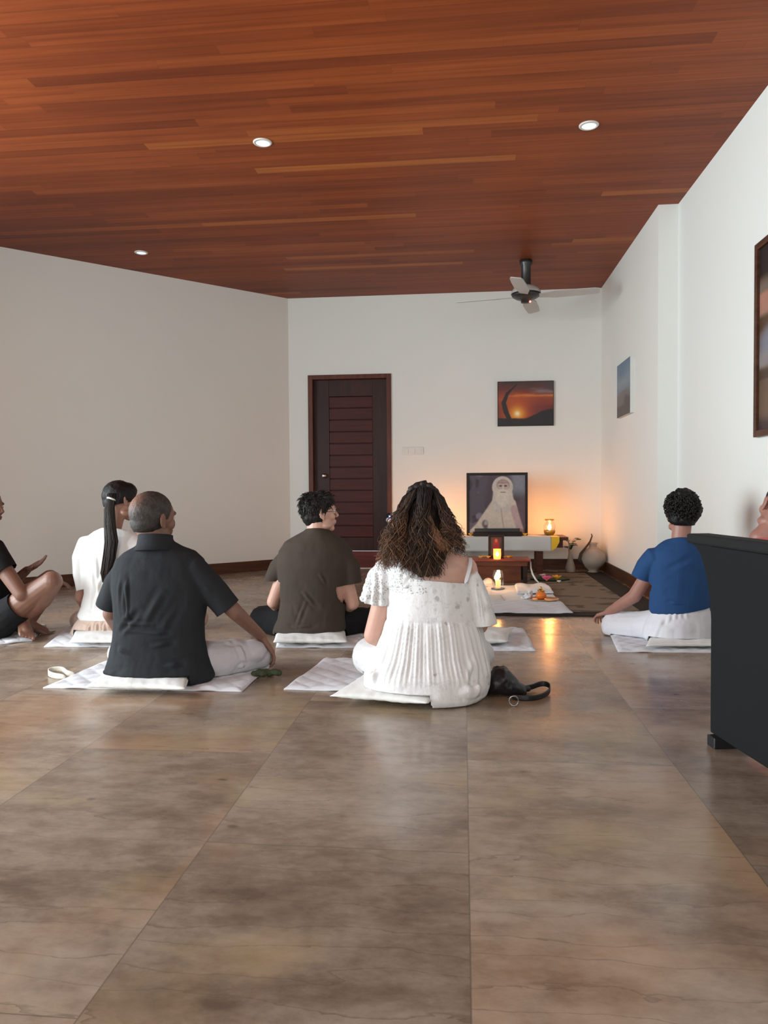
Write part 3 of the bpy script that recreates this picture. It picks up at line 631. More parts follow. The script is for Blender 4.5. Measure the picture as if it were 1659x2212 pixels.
# portrait in black frame
PY = 7.72
a = at(1008, 1152, PY); b = at(1140, 1021, PY); b2 = at(1008, 1021, PY); zt = (b.z+b2.z)/2; zb = TZ+.004
pf = thing('framed_portrait', 'framed portrait of a white-bearded figure in pale robes standing on the altar table', 'picture', (a.x, PY, TZ))
t_ = .026
MB().box((a.x, PY, zb), (a.x+t_, PY+.03, zt)).box((b.x-t_, PY, zb), (b.x, PY+.03, zt)).box((a.x+t_, PY, zb), (b.x-t_, PY+.03, zb+t_)).box((a.x+t_, PY, zt-t_), (b.x-t_, PY+.03, zt)).o('frame', M['darkwood'], pf, bevel=.003)
obj('print', print_me('print', (a.x+t_, PY+.012, zb+t_), (1, 0, 0), (0, 0, 1), b.x-a.x-2*t_, zt-zb-2*t_, 260, 250, portrait), M['vcol'], pf)
MB().box((a.x+.30, PY+.03, TZ+.004), (a.x+.36, PY+.17, zt-.25)).o('back_strut', M['darkwood'], pf)
# black box lying in front of the portrait
a = at(1022, 1157, 7.60); b = at(1128, 1142, 7.60)
bb = thing('incense_box', 'long black lidded box on the altar cloth in front of the portrait', 'box', (a.x, 7.6, TZ))
MB().box((a.x, 7.60, TZ+.004), (b.x, 7.69, TZ+.045)).o('body', M['darkwood'], bb, bevel=.003)
MB().box((a.x+.015, 7.603, TZ+.045), (b.x-.02, 7.687, b.z)).o('lid', M['black'], bb, bevel=.003)

def flower(mb, c, r, seed=0, layers=3, n=9):
    rnd = random.Random(seed); c = Vector(c)
    for L in range(layers):
        for k in range(n-L*2):
            a_ = 2*math.pi*k/(n-L*2)+L*.4+rnd.uniform(-.15, .15); tilt = R(38+L*20+rnd.uniform(-6, 6)); rr = r*(1-.22*L)
            d = Vector((math.cos(a_)*math.cos(tilt), math.sin(a_)*math.cos(tilt), math.sin(tilt)))
            rot = d.to_track_quat('X', 'Z').to_matrix(); mb.ell(c+d*rr*.55, (rr*.5, rr*.27, rr*.09), rot, n=8)
    return mb
def blossom(name, lb, c, r, mat, seed, grp=None, leaf=False, cat='flower'):
    t = thing(name, lb, cat, c, grp)
    flower(MB(), Vector(c)+Vector((0, 0, r*.25)), r, seed).o('petals', mat, t, smooth=True)
    MB().ell(Vector(c)+Vector((0, 0, r*.45)), (r*.25, r*.25, r*.3), n=10).o('centre', M['marigold'], t, smooth=True)
    return t
p = at(1017, 1154, 7.61); blossom('marigold_flower', 'yellow flower at the left end of the black box on the altar', (p.x, 7.61, TZ+.004), .032, M['yellow'], 1, 'yellow flowers beside the black box')
p = at(1134, 1153, 7.61); blossom('marigold_flower', 'yellow flower at the right end of the black box on the altar', (p.x, 7.61, TZ+.004), .032, M['yellow'], 2, 'yellow flowers beside the black box')

# glass oil lamps either side of the portrait
def oil_lamp(x, y, z, lb):
    t = thing('oil_lamp', lb, 'oil lamp', (x, y, z), 'glass oil lamps on the altar')
    MB().lathe((x, y, z), [(.035, 0), (.040, .004), (.052, .02), (.058, .04), (.056, .055), (.050, .05), (.045, .03), (.02, .012)], 36).o('brass_bowl', M['brass'], t, smooth=True)
    MB().lathe((x, y, z), [(.046, .026), (.052, .048), (.001, .048)], 30).o('oil', M['oil'], t, smooth=True)
    gl = MB(); prof = [(.052, .055), (.060, .075), (.058, .100), (.045, .125), (.034, .140), (.036, .150)]; n = 40; V = []
    for r_, zz in prof:
        for k in range(n): q = 2*math.pi*k/n; V.append((x+r_*math.cos(q), y+r_*math.sin(q), z+zz))
    gl.add(V, [(i*n+k, i*n+(k+1) % n, (i+1)*n+(k+1) % n, (i+1)*n+k) for i in range(5) for k in range(n)]); gl.o('glass_shade', M['lampglass'], t, smooth=True)
    ring = MB(); 
    for k in range(10):
        q = 2*math.pi*k/10; ring.ell((x+.038*math.cos(q), y+.038*math.sin(q), z+.158), (.010, .010, .007), n=8)
    ring.tube([(x+.040*math.cos(2*math.pi*k/30), y+.040*math.sin(2*math.pi*k/30), z+.152) for k in range(31)], .004, 8)
    ring.o('brass_rim', M['brass'], t, smooth=True)
    fl = MB().loft([((x, y, z+.050), (.003, 0, 0), (0, .003, 0)), ((x-.002, y, z+.062), (.013, 0, 0), (0, .012, 0)), ((x-.002, y, z+.078), (.016, 0, 0), (0, .014, 0)), ((x, y, z+.096), (.010, 0, 0), (0, .009, 0)), ((x+.003, y, z+.116), (.002, 0, 0), (0, .002, 0))], 16)
    fl.o('flame', M['flame'], t, smooth=True)
    return t
p = at(1187, 1152, 7.78); oil_lamp(p.x, 7.78, TZ+.003, 'glass oil lamp with a bright flame on the altar, right of the portrait')
p2 = at(966, 1152, 7.78); oil_lamp(p2.x, 7.78, TZ+.003, 'glass oil lamp glowing on the altar left of the portrait, behind the curly hair')

# low red-topped table
SY = 6.86; SZ = at(1080, 1209, SY).z
x0 = at(1003, 1209, SY).x; x1 = at(1147, 1209, SY).x
st = thing('low_table', 'small low wooden table with a red top in front of the altar', 'table', ((x0+x1)/2, SY, .0125))
MB().box((x0, SY, SZ-.016), (x1, SY+.36, SZ)).o('tabletop', M['tabletop'], st, bevel=.003)
MB().box((x0+.02, SY+.02, SZ-.06), (x1-.03, SY+.035, SZ-.016)).o('apron', M['tablebody'], st, bevel=.002)
MB().box((x0+.05, SY+.045, .013), (x1-.085, SY+.06, SZ-.055)).o('front_board', M['tablebody'], st, bevel=.002)
for xx in (x0+.015, x1-.065):
    for yy in (SY+.03, SY+.29): MB().box((xx, yy, .013), (xx+.035, yy+.04, SZ-.016)).o('leg', M['darkwood'], st, bevel=.002)
# little framed red picture
a = at(1055, 1204, SY+.16); b = at(1089, 1156, SY+.16)
rf = thing('small_framed_picture', 'small dark frame with a red figure standing on the low table', 'picture', (a.x, SY+.16, SZ))
w_ = b.x-a.x; t_ = .022; yy = SY+.17; zt = b.z
MB().box((a.x, yy, SZ), (a.x+t_, yy+.02, zt)).box((b.x-t_, yy, SZ), (b.x, yy+.02, zt)).box((a.x+t_, yy, SZ), (b.x-t_, yy+.02, SZ+t_)).box((a.x+t_, yy, zt-t_), (b.x-t_, yy+.02, zt)).o('frame', M['darkwood'], rf, bevel=.002)
def redfig(u, v):
    c = np.tile(lin((58, 38, 34)), (len(u), 1)); c = mixc(c, (135, 18, 26), np.maximum(ell_f(u, v, .5, .42, .33, .38, .12), ell_f(u, v, .5, .80, .2, .14, .15)))
    return mixc(c, (190, 110, 60), ell_f(u, v, .5, .82, .10, .09, .3)*.7)
obj('print', print_me('print', (a.x+t_, yy+.006, SZ+t_), (1, 0, 0), (0, 0, 1), w_-2*t_, zt-SZ-2*t_, 40, 60, redfig), M['vcol'], rf)
# tealight glass in front of it
p = at(1074, 1206, SY+.05)
cg = thing('candle_glass', 'orange candle glass burning on the low table in front of the red picture', 'candle', (p.x, SY+.06, SZ))
n = 28; prof = [(.030, 0), (.033, .01), (.036, .045), (.034, .085), (.036, .092)]; V = []
for r_, zz in prof:
    for k in range(n): q = 2*math.pi*k/n; V.append((p.x+r_*math.cos(q), SY+.06+r_*math.sin(q), SZ+zz))
MB().add(V, [(i*n+k, i*n+(k+1) % n, (i+1)*n+(k+1) % n, (i+1)*n+k) for i in range(4) for k in range(n)]).o('glass', M['flamesoft'], cg, smooth=True)
MB().lathe((p.x, SY+.06, SZ), [(.028, .002), (.028, .05), (.001, .05)], 24).o('wax', M['wax'], cg, smooth=True)
MB().loft([((p.x, SY+.028, SZ+.028), (.004, 0, 0), (0, .003, 0)), ((p.x, SY+.022, SZ+.046), (.015, 0, 0), (0, .006, 0)), ((p.x, SY+.026, SZ+.066), (.006, 0, 0), (0, .003, 0))], 14).o('flame', M['flamedim'], cg, smooth=True)
# marigolds either side on the low table
k = 0
for px, py, r_, side in ((1038, 1203, .026, 'left'), (1046, 1203, .028, 'left'), (1055, 1205, .028, 'left'), (1091, 1205, .022, 'right'), (1099, 1203, .030, 'right'), (1106, 1204, .026, 'right')):
    p = at(px, py, SY+.09+.02*(k % 2)); nm = ['outermost yellow marigold', 'middle yellow marigold', 'yellow marigold nearest the candle', 'smallest marigold nearest the candle', 'orange marigold in the middle', 'outermost orange marigold'][k]
    blossom('marigold_flower', '%s %s of the candle glass on the low table' % (nm, side), (p.x, SY+.09+.03*(k % 2), SZ), r_, M['yellow'] if side == 'left' else M['marigold'], 10+k, 'marigolds on the low table'); k += 1

# leaf plate with lotus and orange flower
lp = gr(1188, 1252, .014)
t = thing('leaf_plate', 'dark green leaf laid on the rug right of the low table', 'leaf', (lp.x, lp.y, .0125))
def leafh(u, v, p): return .004+.012*abs(2*v-1)**2+.003*math.sin(u*9)
V = []; 
for i in range(25):
    u = i/24; hw = .16*math.sin(math.pi*min(1, u*1.02))**.6*.9+.002
    for j in range(9):
        v = j/8*2-1; V.append((lp.x-.18+.36*u, lp.y+hw*v, .0135+.010*abs(v)**2+.003*abs(math.sin(u*30))*abs(v)))
solid(obj('leaf_blade', mesh('l', V, [(i*9+j, (i+1)*9+j, (i+1)*9+j+1, i*9+j+1) for i in range(24) for j in range(8)]), M['leaf'], t), .002)
MB().tube([(lp.x-.18, lp.y, .017), (lp.x+.18, lp.y, .017)], .003, 6).o('midrib', M['leaf'], t)
p = gr(1181, 1257, .016); blossom('lotus_flower', 'pink lotus flower on the green leaf, left of the orange flower', (p.x, p.y, .017), .058, M['pink'], 31)
p = gr(1175, 1250, .016); blossom('white_flower', 'white flower tucked behind the pink lotus on the green leaf', (p.x-.01, p.y+.05, .017), .04, M['whitepetal'], 32)
p = gr(1203, 1255, .016); blossom('orange_flower', 'orange flower on the green leaf, right of the pink lotus', (p.x, p.y, .017), .055, M['marigold'], 33)
p = gr(1207, 1259, .016); blossom('white_flower', 'tiny white flower on the green leaf below the orange flower', (p.x, p.y-.02, .017), .025, M['whitepetal'], 34)
# white cord by the low table
p = at(1148, 1220, SY+.1)
tag(MB().tube([(x1+.003, SY+.1, SZ-.02), (x1+.006, SY+.08, .14), (x1+.02, SY+.06, .09), (x1+.045, SY+.04, .045), (x1+.07, SY+.02, .02)], [.006, .008, .009, .009, .006], 8).o('white_string', M['white'], smooth=True), 'thin white garland trailing from the low table down to the rug', 'string')

# corner jug with curved handle, and plant
p = gr(1284, 1238, 0); jx, jy = p.x-.01, p.y+.02
jg = thing('clay_jug', 'round pale clay jug standing in the right back corner', 'jug', (jx, jy, 0.0))
MB().lathe((jx, jy, .0), [(.05, 0), (.055, .012), (.04, .025), (.07, .05), (.115, .10), (.128, .15), (.115, .20), (.075, .24), (.042, .26), (.036, .29), (.05, .305), (.045, .31), (.03, .29)], 40).o('jug_body', M['ceramic'], jg, smooth=True)
MB().tube([(jx-.10, jy-.03, .08), (jx-.145, jy-.04, .14), (jx-.13, jy-.04, .20), (jx-.08, jy-.03, .26), (jx-.035, jy-.02, .32), (jx-.012, jy-.01, .38), (jx-.018, jy, .40)], [.010, .016, .014, .011, .009, .007, .005], 10).o('curved_handle', M['plantdark'], jg, smooth=True)
# potted white flowering plant beside the table end
p = gr(1243, 1226, 0); vx, vy = at(1232, 1215, 7.9).x, 7.9
vs = thing('flower_vase', 'slim dark vase of leaves and a white flower between the altar table and corner', 'vase', (vx, vy, 0))
MB().lathe((vx, vy, 0), [(.045, 0), (.05, .01), (.05, .06), (.032, .12), (.018, .2), (.022, .235), (.018, .24)], 28).o('vase_body', M['ceramic'], vs, smooth=True)
lv = MB(); rnd = random.Random(4)
for k in range(16):
    a_ = rnd.uniform(0, 6.28); r_ = rnd.uniform(.04, .1); z_ = .24+rnd.uniform(0, .12); d = Vector((math.cos(a_)*r_, math.sin(a_)*r_*.7, 0))
    lv.tube([(vx, vy, .22), (vx+d.x*.5, vy+d.y*.5, z_), (vx+d.x, vy+d.y, z_+.01)], [.003, .002, .0015], 5)
    lv.ell((vx+d.x, vy+d.y, z_+.01), (.028, .014, .004), Matrix.Rotation(a_, 3, 'Z'), 8)
lv.o('leaves', M['leaf'], vs, smooth=True)
flower(MB(), (vx-.03, vy-.05, .32), .035, 3).o('white_bloom', M['whitepetal'], vs, smooth=True)

# small plug-in device by the door frame
p = at(841, 1118, YB-.04)
wd = thing('plug_in_night_light', 'tiny black and white plug-in device with a blue light beside the door frame', 'night light', (p.x, YB, p.z))
MB().ell((p.x, YB-.05, p.z+.024), (.030, .028, .026)).box((p.x-.012, YB-.05, p.z-.01), (p.x+.03, YB, p.z+.03)).o('black_head', M['black'], wd, smooth=False)
MB().ell((p.x-.005, YB-.045, p.z-.026), (.032, .03, .028)).o('white_globe', M['canvas'], wd, smooth=True)
MB().ell((p.x+.006, YB-.076, p.z+.014), .008, n=10).o('blue_light', M['led_blue'], wd)

# ------------------------------------------------------------------ cloths, mats, cushions
def mat_quilt(name, lb, pts, q=.11, amp=.008, t0=.007, mat='quilt', z=0, cat='mat', grp='quilted sitting mats', ruck=.003, seed=0, n=90):
    C_ = [Vector(p) for p in pts]; C_ = [Vector((c.x, c.y, z)) for c in C_]
    def h(u, v, p):
        e = min(u, v, 1-u, 1-v); edge = min(1, e/.03)
        a_ = abs(math.sin((p.x+p.y)*math.pi/q)); b_ = abs(math.sin((p.x-p.y)*math.pi/q))
        pad = amp*min(1, (a_*b_)**.28)
        rk = ruck*(math.sin(p.x*13+seed)*math.sin(p.y*17+seed*2)+math.sin(p.x*31+p.y*9+seed))
        return t0*(.6+.4*edge)+pad*edge+max(0, rk)
    SEATS.append((C_, z+t0+amp+ruck*.7)); o = obj(name, grid_me(name, C_, n, n, h, .006), M[mat]); return tag(o, lb, cat, grp)
def pillow(name, lb, pts, H, z0=.0, seed=0, grp='sitting cushions', cat='cushion', mat='cushion', n=44):
    a, b, c, d = [Vector((p.x, p.y, 0)) for p in pts]; rnd = random.Random(seed); V = []
    s1, s2, s3 = rnd.uniform(0, 6), rnd.uniform(0, 6), rnd.uniform(0, 6)
    for side in (1, -1):
        for j in range(n+1):
            for i in range(n+1):
                u, v = i/n, j/n; pu, pv = 2*u-1, 2*v-1
                bu = 1-.05*(1-pv*pv)*1; bv = 1-.05*(1-pu*pu)
                uu = .5+.5*pu*(1-.07*(1-abs(pv)**2)*abs(pu)); vv = .5+.5*pv*(1-.07*(1-abs(pu)**2)*abs(pv))
                p = (a*(1-uu)+b*uu)*(1-vv)+(d*(1-uu)+c*uu)*vv
                f = (max(0, 1-abs(pu)**2.6)*max(0, 1-abs(pv)**2.6))**.42
                wv = 1+.12*math.sin(pu*7+s1+2*pv)*math.sin(pv*6+s2)+.07*math.sin(pu*25+s3+3*pv)*(abs(pv)**3)+.06*math.sin(pv*21+s2)*abs(pu)**3
                zz = z0+H*.42+side*H*.5*f*wv
                zz = zz if side > 0 else max(z0+.001, zz)
                V.append(p+Vector((0, 0, zz)))
    m = n+1; N = m*m; Fc = []
    for j in range(n):
        for i in range(n):
            q = j*m+i; Fc.append((q, q+1, q+m+1, q+m)); Fc.append((N+q, N+q+m, N+q+m+1, N+q+1))
    me = mesh(name, V, Fc); bm = bmesh.new(); bm.from_mesh(me); bmesh.ops.remove_doubles(bm, verts=bm.verts, dist=.0015); bm.to_mesh(me); bm.free()
    cq = (a+b+c+d)/4; SEATS.append(([cq+(p-cq)*.96 for p in (a, b, c, d)], z0+H*.86)); return tag(obj(name, me, M[mat]), lb, cat, grp)

# bald man's mat and cushion
mat_quilt('quilted_mat', 'white quilted mat spread under the man in the charcoal shirt', [gr(93, 1487), gr(522, 1495), gr(594, 1432), gr(228, 1430)], seed=1)
pillow('sitting_cushion', 'flat white cushion under the man in the charcoal shirt', [gr(182, 1500, .01), gr(402, 1505, .01), gr(436, 1446, .01), gr(250, 1442, .01)], .048, .020, 3)
# lace-dress woman's mat and cushion
mat_quilt('quilted_mat', 'lilac-white quilted mat fanned out left of the woman in white lace', [gr(613, 1490), gr(900, 1500), gr(1010, 1418), gr(700, 1426)], seed=2)
pillow('sitting_cushion', 'plump cream cushion poking out beneath the woman in white lace', [gr(712, 1520, .01), gr(925, 1537, .01), gr(1000, 1484, .01), gr(795, 1462, .01)], .048, .020, 5)
# brown shirt man
mat_quilt('quilted_mat', 'white mat under the man in the brown t-shirt', [gr(596, 1400), gr(775, 1400), gr(800, 1345), gr(610, 1345)], seed=3)
pillow('sitting_cushion', 'long white cushion under the man in the brown t-shirt', [gr(590, 1399, .01), gr(752, 1399, .01), gr(752, 1362, .01), gr(590, 1362, .01)], .050, .018, 7)
# ponytail woman
mat_quilt('quilted_mat', 'white quilted mat under the woman with the long ponytail', [gr(95, 1398), gr(330, 1398), gr(345, 1345), gr(160, 1345)], seed=4)
pillow('sitting_cushion', 'white patterned cushion under the woman with the long ponytail', [gr(148, 1398, .01), gr(320, 1398, .01), gr(315, 1364, .01), gr(160, 1362, .01)], .040, .018, 8)
# blue shirt person
mat_quilt('quilted_mat', 'white mat under the person in the blue top by the dark divider', [gr(1335, 1409), gr(1600, 1412), gr(1600, 1350), gr(1308, 1352)], seed=5)
pillow('sitting_cushion', 'white cushion under the person in the blue top', [gr(1395, 1406, .01), gr(1570, 1406, .01), gr(1560, 1362, .01), gr(1400, 1362, .01)], .040, .018, 9)
# far left
mat_quilt('quilted_mat', 'white mat under the man in black shorts at the left edge', [gr(-60, 1400), gr(70, 1385), gr(100, 1352), gr(-60, 1355)], seed=6)
# empty mat in the middle
mat_quilt('quilted_mat', 'white quilted mat on the floor right of the woman in white lace', [gr(940, 1407), gr(1158, 1407), gr(1132, 1362), gr(960, 1360)], seed=7, ruck=.006)
pillow('sitting_cushion', 'thin white cushion lying half hidden on the mat right of the lace dress', [gr(950, 1400, .01), gr(1098, 1400, .01), gr(1110, 1370, .01), gr(975, 1370, .01)], .05, .022, 10)
# altar mats
mat_quilt('quilted_mat', 'long white quilted mat on the front edge of the brown rug', [gr(940, 1324, .012), gr(1238, 1326, .012), gr(1212, 1300, .012), gr(940, 1300, .012)], z=.0125, seed=8, ruck=.004)
mat_quilt('white_cloth', 'smooth white cloth laid on the rug behind the front quilted mat', [gr(940, 1301, .012), gr(1206, 1299, .012), gr(1180, 1266, .012), gr(945, 1266, .012)], z=.0125, seed=9, mat='white', amp=.001, cat='cloth', grp='white cloths before the altar', ruck=.004)
mat_quilt('folded_towel', 'folded white towel with raised edges near the right end of the white cloth', [gr(1117, 1283, .03), gr(1196, 1281, .03), gr(1180, 1264, .03), gr(1112, 1266, .03)], z=.023, seed=10, mat='white', amp=.001, t0=.022, cat='towel', grp='white cloths before the altar', ruck=.010, n=50)
mat_quilt('striped_cloth', 'thin pinkish white cloth lying left on the white cloth', [gr(985, 1299, .024), gr(1090, 1298, .024), gr(1082, 1286, .024), gr(985, 1286, .024)], z=.024, seed=11, mat='tablecloth', amp=.001, t0=.004, cat='cloth', grp='white cloths before the altar', ruck=.003, n=40)
# crumpled tissue
c = gr(1140, 1292, .03); tm = MB(); tm.ell((c.x, c.y, .045), (.032, .03, .028)).ell((c.x+.018, c.y+.02, .062), (.022, .02, .03)).ell((c.x-.025, c.y, .036), (.03, .02, .014))
tme = tm.blob(.004, 2); wrinkle(tme, .010, 45, o=2); tag(obj('crumpled_tissue', tme, M['white']), 'crumpled white tissue left of the orange pot', 'tissue')
# wooden tray and orange pot
c = gr(1176, 1297, .03)
tr_ = thing('wooden_tray', 'thin round wooden tray under the orange pot on the white cloth', 'tray', (c.x, c.y+.03, .026))
MB().lathe((c.x, c.y+.05, .028), [(.098, 0), (.110, .004), (.112, .010), (.106, .010), (.098, .005), (.01, .005)], 44).o('tray_base', M['traywood'], tr_, smooth=True)
px_, py_, pz_ = c.x-.02, c.y+.05, .034
ot = thing('orange_pot', 'small bright orange pot with a golden lid standing on the wooden tray', 'pot', (px_, py_, pz_))
MB().lathe((px_, py_, pz_), [(.022, 0), (.037, .008), (.042, .025), (.036, .042), (.022, .056), (.019, .062)], 32).o('pot_body', M['orangeclay'], ot, smooth=True)
MB().lathe((px_, py_, pz_), [(.028, .060), (.028, .065), (.018, .070), (.009, .080), (.010, .088), (.004, .094)], 24).o('lid', M['brass'], ot, smooth=True)
# floor lamp (flame in glass) and conch
c = gr(1076, 1274, .02)
fl_ = thing('floor_oil_lamp', 'glass candle lamp with a tall flame on the cloth before the low table', 'oil lamp', (c.x, c.y, .026))
x, y, z = c.x, c.y+.02, .026
MB().lathe((x, y, z), [(.055, 0), (.058, .006), (.040, .008), (.02, .010)], 32).o('saucer', M['steel'], fl_, smooth=True)
MB().lathe((x, y, z), [(.020, .008), (.022, .06), (.024, .075), (.001, .077)], 24).o('candle', M['wax'], fl_, smooth=True)
n = 32; prof = [(.040, .008), (.047, .04), (.050, .08), (.046, .125), (.036, .155)]; V = []
for r_, zz in prof:
    for k in range(n): q = 2*math.pi*k/n; V.append((x+r_*math.cos(q), y+r_*math.sin(q), z+zz))
MB().add(V, [(i*n+k, i*n+(k+1) % n, (i+1)*n+(k+1) % n, (i+1)*n+k) for i in range(4) for k in range(n)]).o('glass_cover', M['lampglass'], fl_, smooth=True)
MB().loft([((x-.004, y, z+.072), (.006, 0, 0), (0, .006, 0)), ((x-.010, y, z+.085), (.020, 0, 0), (0, .015, 0)), ((x-.008, y, z+.108), (.020, 0, 0), (0, .015, 0)), ((x, y, z+.132), (.012, 0, 0), (0, .009, 0)), ((x+.004, y, z+.155), (.002, 0, 0), (0, .002, 0))], 16).o('flame', M['flamedim'], fl_, smooth=True)
c = gr(1056, 1266, .02)
cm = MB()
for k in range(10):
    t_ = k/9; r_ = .045*math.sin(math.pi*(.15+.8*t_))**1.0; cm.ell((c.x-.05+.10*t_, c.y+.02*math.sin(t_*3), .014+r_*.85), (r_*.7, r_, r_*.85))
cm.ell((c.x+.0, c.y-.02, .03), (.05, .02, .012))
cme = cm.blob(.004, 2)
tag(obj('conch_shell', cme, M['shell']), 'pale conch shell on the rug left of the candle lamp', 'shell')

# cream strap and green cloth by the bald man's mat
c0 = gr(104, 1461); pts = [gr(143, 1462, .012), gr(120, 1461, .012), gr(104, 1455, .015), gr(106, 1449, .02), gr(118, 1446, .025), gr(134, 1446, .025), gr(140, 1450, .02), gr(145, 1456, .016), gr(162, 1457, .012)]
V = []
for p in pts:
    V += [(p.x, p.y, p.z-.012), (p.x, p.y, p.z+.014)]
st_ = mesh('s', V, [(2*i, 2*i+2, 2*i+3, 2*i+1) for i in range(len(pts)-1)])
o = obj('cloth_strap', st_, M['cream']); sb_ = o.modifiers.new('u', 'SUBSURF'); sb_.levels = 2; sb_.render_levels = 2; solid(o, .004)
tag(o, 'looped cream webbing strap on the floor left of the charcoal-shirt man', 'strap')
c = gr(566, 1466)
gm = MB(); rnd = random.Random(5)
for k in range(9): gm.ell((c.x-.03+.011*k, c.y+.006*k+rnd.uniform(-.01, .01), .016+rnd.uniform(0, .010)), (.022, .018, .014))
gme = gm.blob(.004, 2); wrinkle(gme, .006, 50); tag(obj('crumpled_cloth', gme, M['greencloth']), 'small crumpled dark green cloth at the right corner of the charcoal-shirt man\'s mat', 'cloth')

# handbag
hb = thing('handbag', 'black leather handbag with a looped strap on the floor right of the lace dress', 'bag', gr(1090, 1500))
P = lambda px, py, z=0.: gr(px, py, z)
b0 = gr(1085, 1505); Yb = b0.y
bm_ = MB()
secs = []
for (px, py, hw, d) in ((1048, 1500, .010, .05), (1055, 1492, .030, .07), (1068, 1482, .052, .08), (1088, 1482, .055, .08), (1105, 1490, .042, .075), (1122, 1497, .024, .06), (1136, 1500, .012, .04)):
    c = at(px, py, Yb+.05); secs.append((Vector((c.x, Yb+.06, max(c.z, hw))), Vector((0, 0, hw)), Vector((0, d, 0))))
bm_.loft(secs, 30, .8)
flap = [(1073, 1442, .008), (1085, 1452, .016), (1098, 1465, .02), (1115, 1479, .018), (1140, 1487, .011)]
bm_.chain([(at(px, py, Yb+.07), r_) for px, py, r_ in flap]); bm_.chain([(at(1074, 1446, Yb+.07), .009), (at(1078, 1475, Yb+.07), .03)])
bme = bm_.blob(.0045, 4); wrinkle(bme, .006, 22, o=3); obj('bag_body', bme, M['blackleather'], hb)
sp_ = [at(1130, 1486, Yb+.08), at(1150, 1485, Yb+.10), at(1163, 1478, Yb+.12), at(1178, 1476, Yb+.12), at(1188, 1482, Yb+.1), at(1187, 1494, Yb+.05), gr(1170, 1506, .01), gr(1145, 1510, .01), gr(1120, 1508, .01), gr(1105, 1505, .012)]
V = []
for p in sp_:
    z_ = max(p.z, .012); V += [(p.x, p.y, z_-.011), (p.x, p.y, z_+.011)]
o = obj('strap', mesh('s', V, [(2*i, 2*i+2, 2*i+3, 2*i+1) for i in range(len(sp_)-1)]), M['blackleather'], hb); q = o.modifiers.new('u', 'SUBSURF'); q.levels = q.render_levels = 2; solid(o, .004)
p = gr(1110, 1515, .02); MB().tube([Vector((p.x+.018*math.cos(k*.2618*2), p.y+.002*math.cos(k), .022+.02*math.sin(k*.2618*2))) for k in range(13)], .0028, 8).o('buckle', M['steel'], hb, smooth=True)

# dark cabinet at the right
e_ = Vector((.172, -.985, 0)).normalized(); n_ = Vector((.985, .172, 0)).normalized(); c0 = Vector((.826, 2.63, 0))
MS = Matrix.Translation(c0) @ Matrix(((e_.x, n_.x, 0, 0), (e_.y, n_.y, 0, 0), (0, 0, 1, 0), (0, 0, 0, 1)))
cb = thing('divider_panel', 'tall charcoal covered divider panel on small feet at the right edge', 'divider', c0)
MB().box((0, 0, .035), (1.6, .075, .665), MS).o('panel_body', M['sideboard'], cb, bevel=.006)
ztop = at(1533, 1158, 2.63).z
MB().box((-.165, -.006, .665), (1.61, .081, ztop), MS).o('top_rail', M['sidetop'], cb, bevel=.008)
br = []; NB = 10
for k in range(NB+1):
    a_ = k/NB*math.pi/2; br.append((-.15+.15*math.sin(a_), .665-.30*(1-math.cos(a_))))
V = []
for yy in (.004, .071):
    for x_, z_ in br+[(0, .665)]: V.append(MS @ Vector((x_, yy, z_)))
m = len(br)+1
MB().add(V, [tuple(range(m)), tuple(range(2*m-1, m-1, -1))]+[(i, m+i, m+(i+1) % m, (i+1) % m) for i in range(m)]).o('end_bracket', M['sideboard'], cb)
for ex in (.02, 1.5):
    MB().box((ex, -.02, 0), (ex+.05, .10, .036), MS).o('foot', M['black'], cb, bevel=.003)

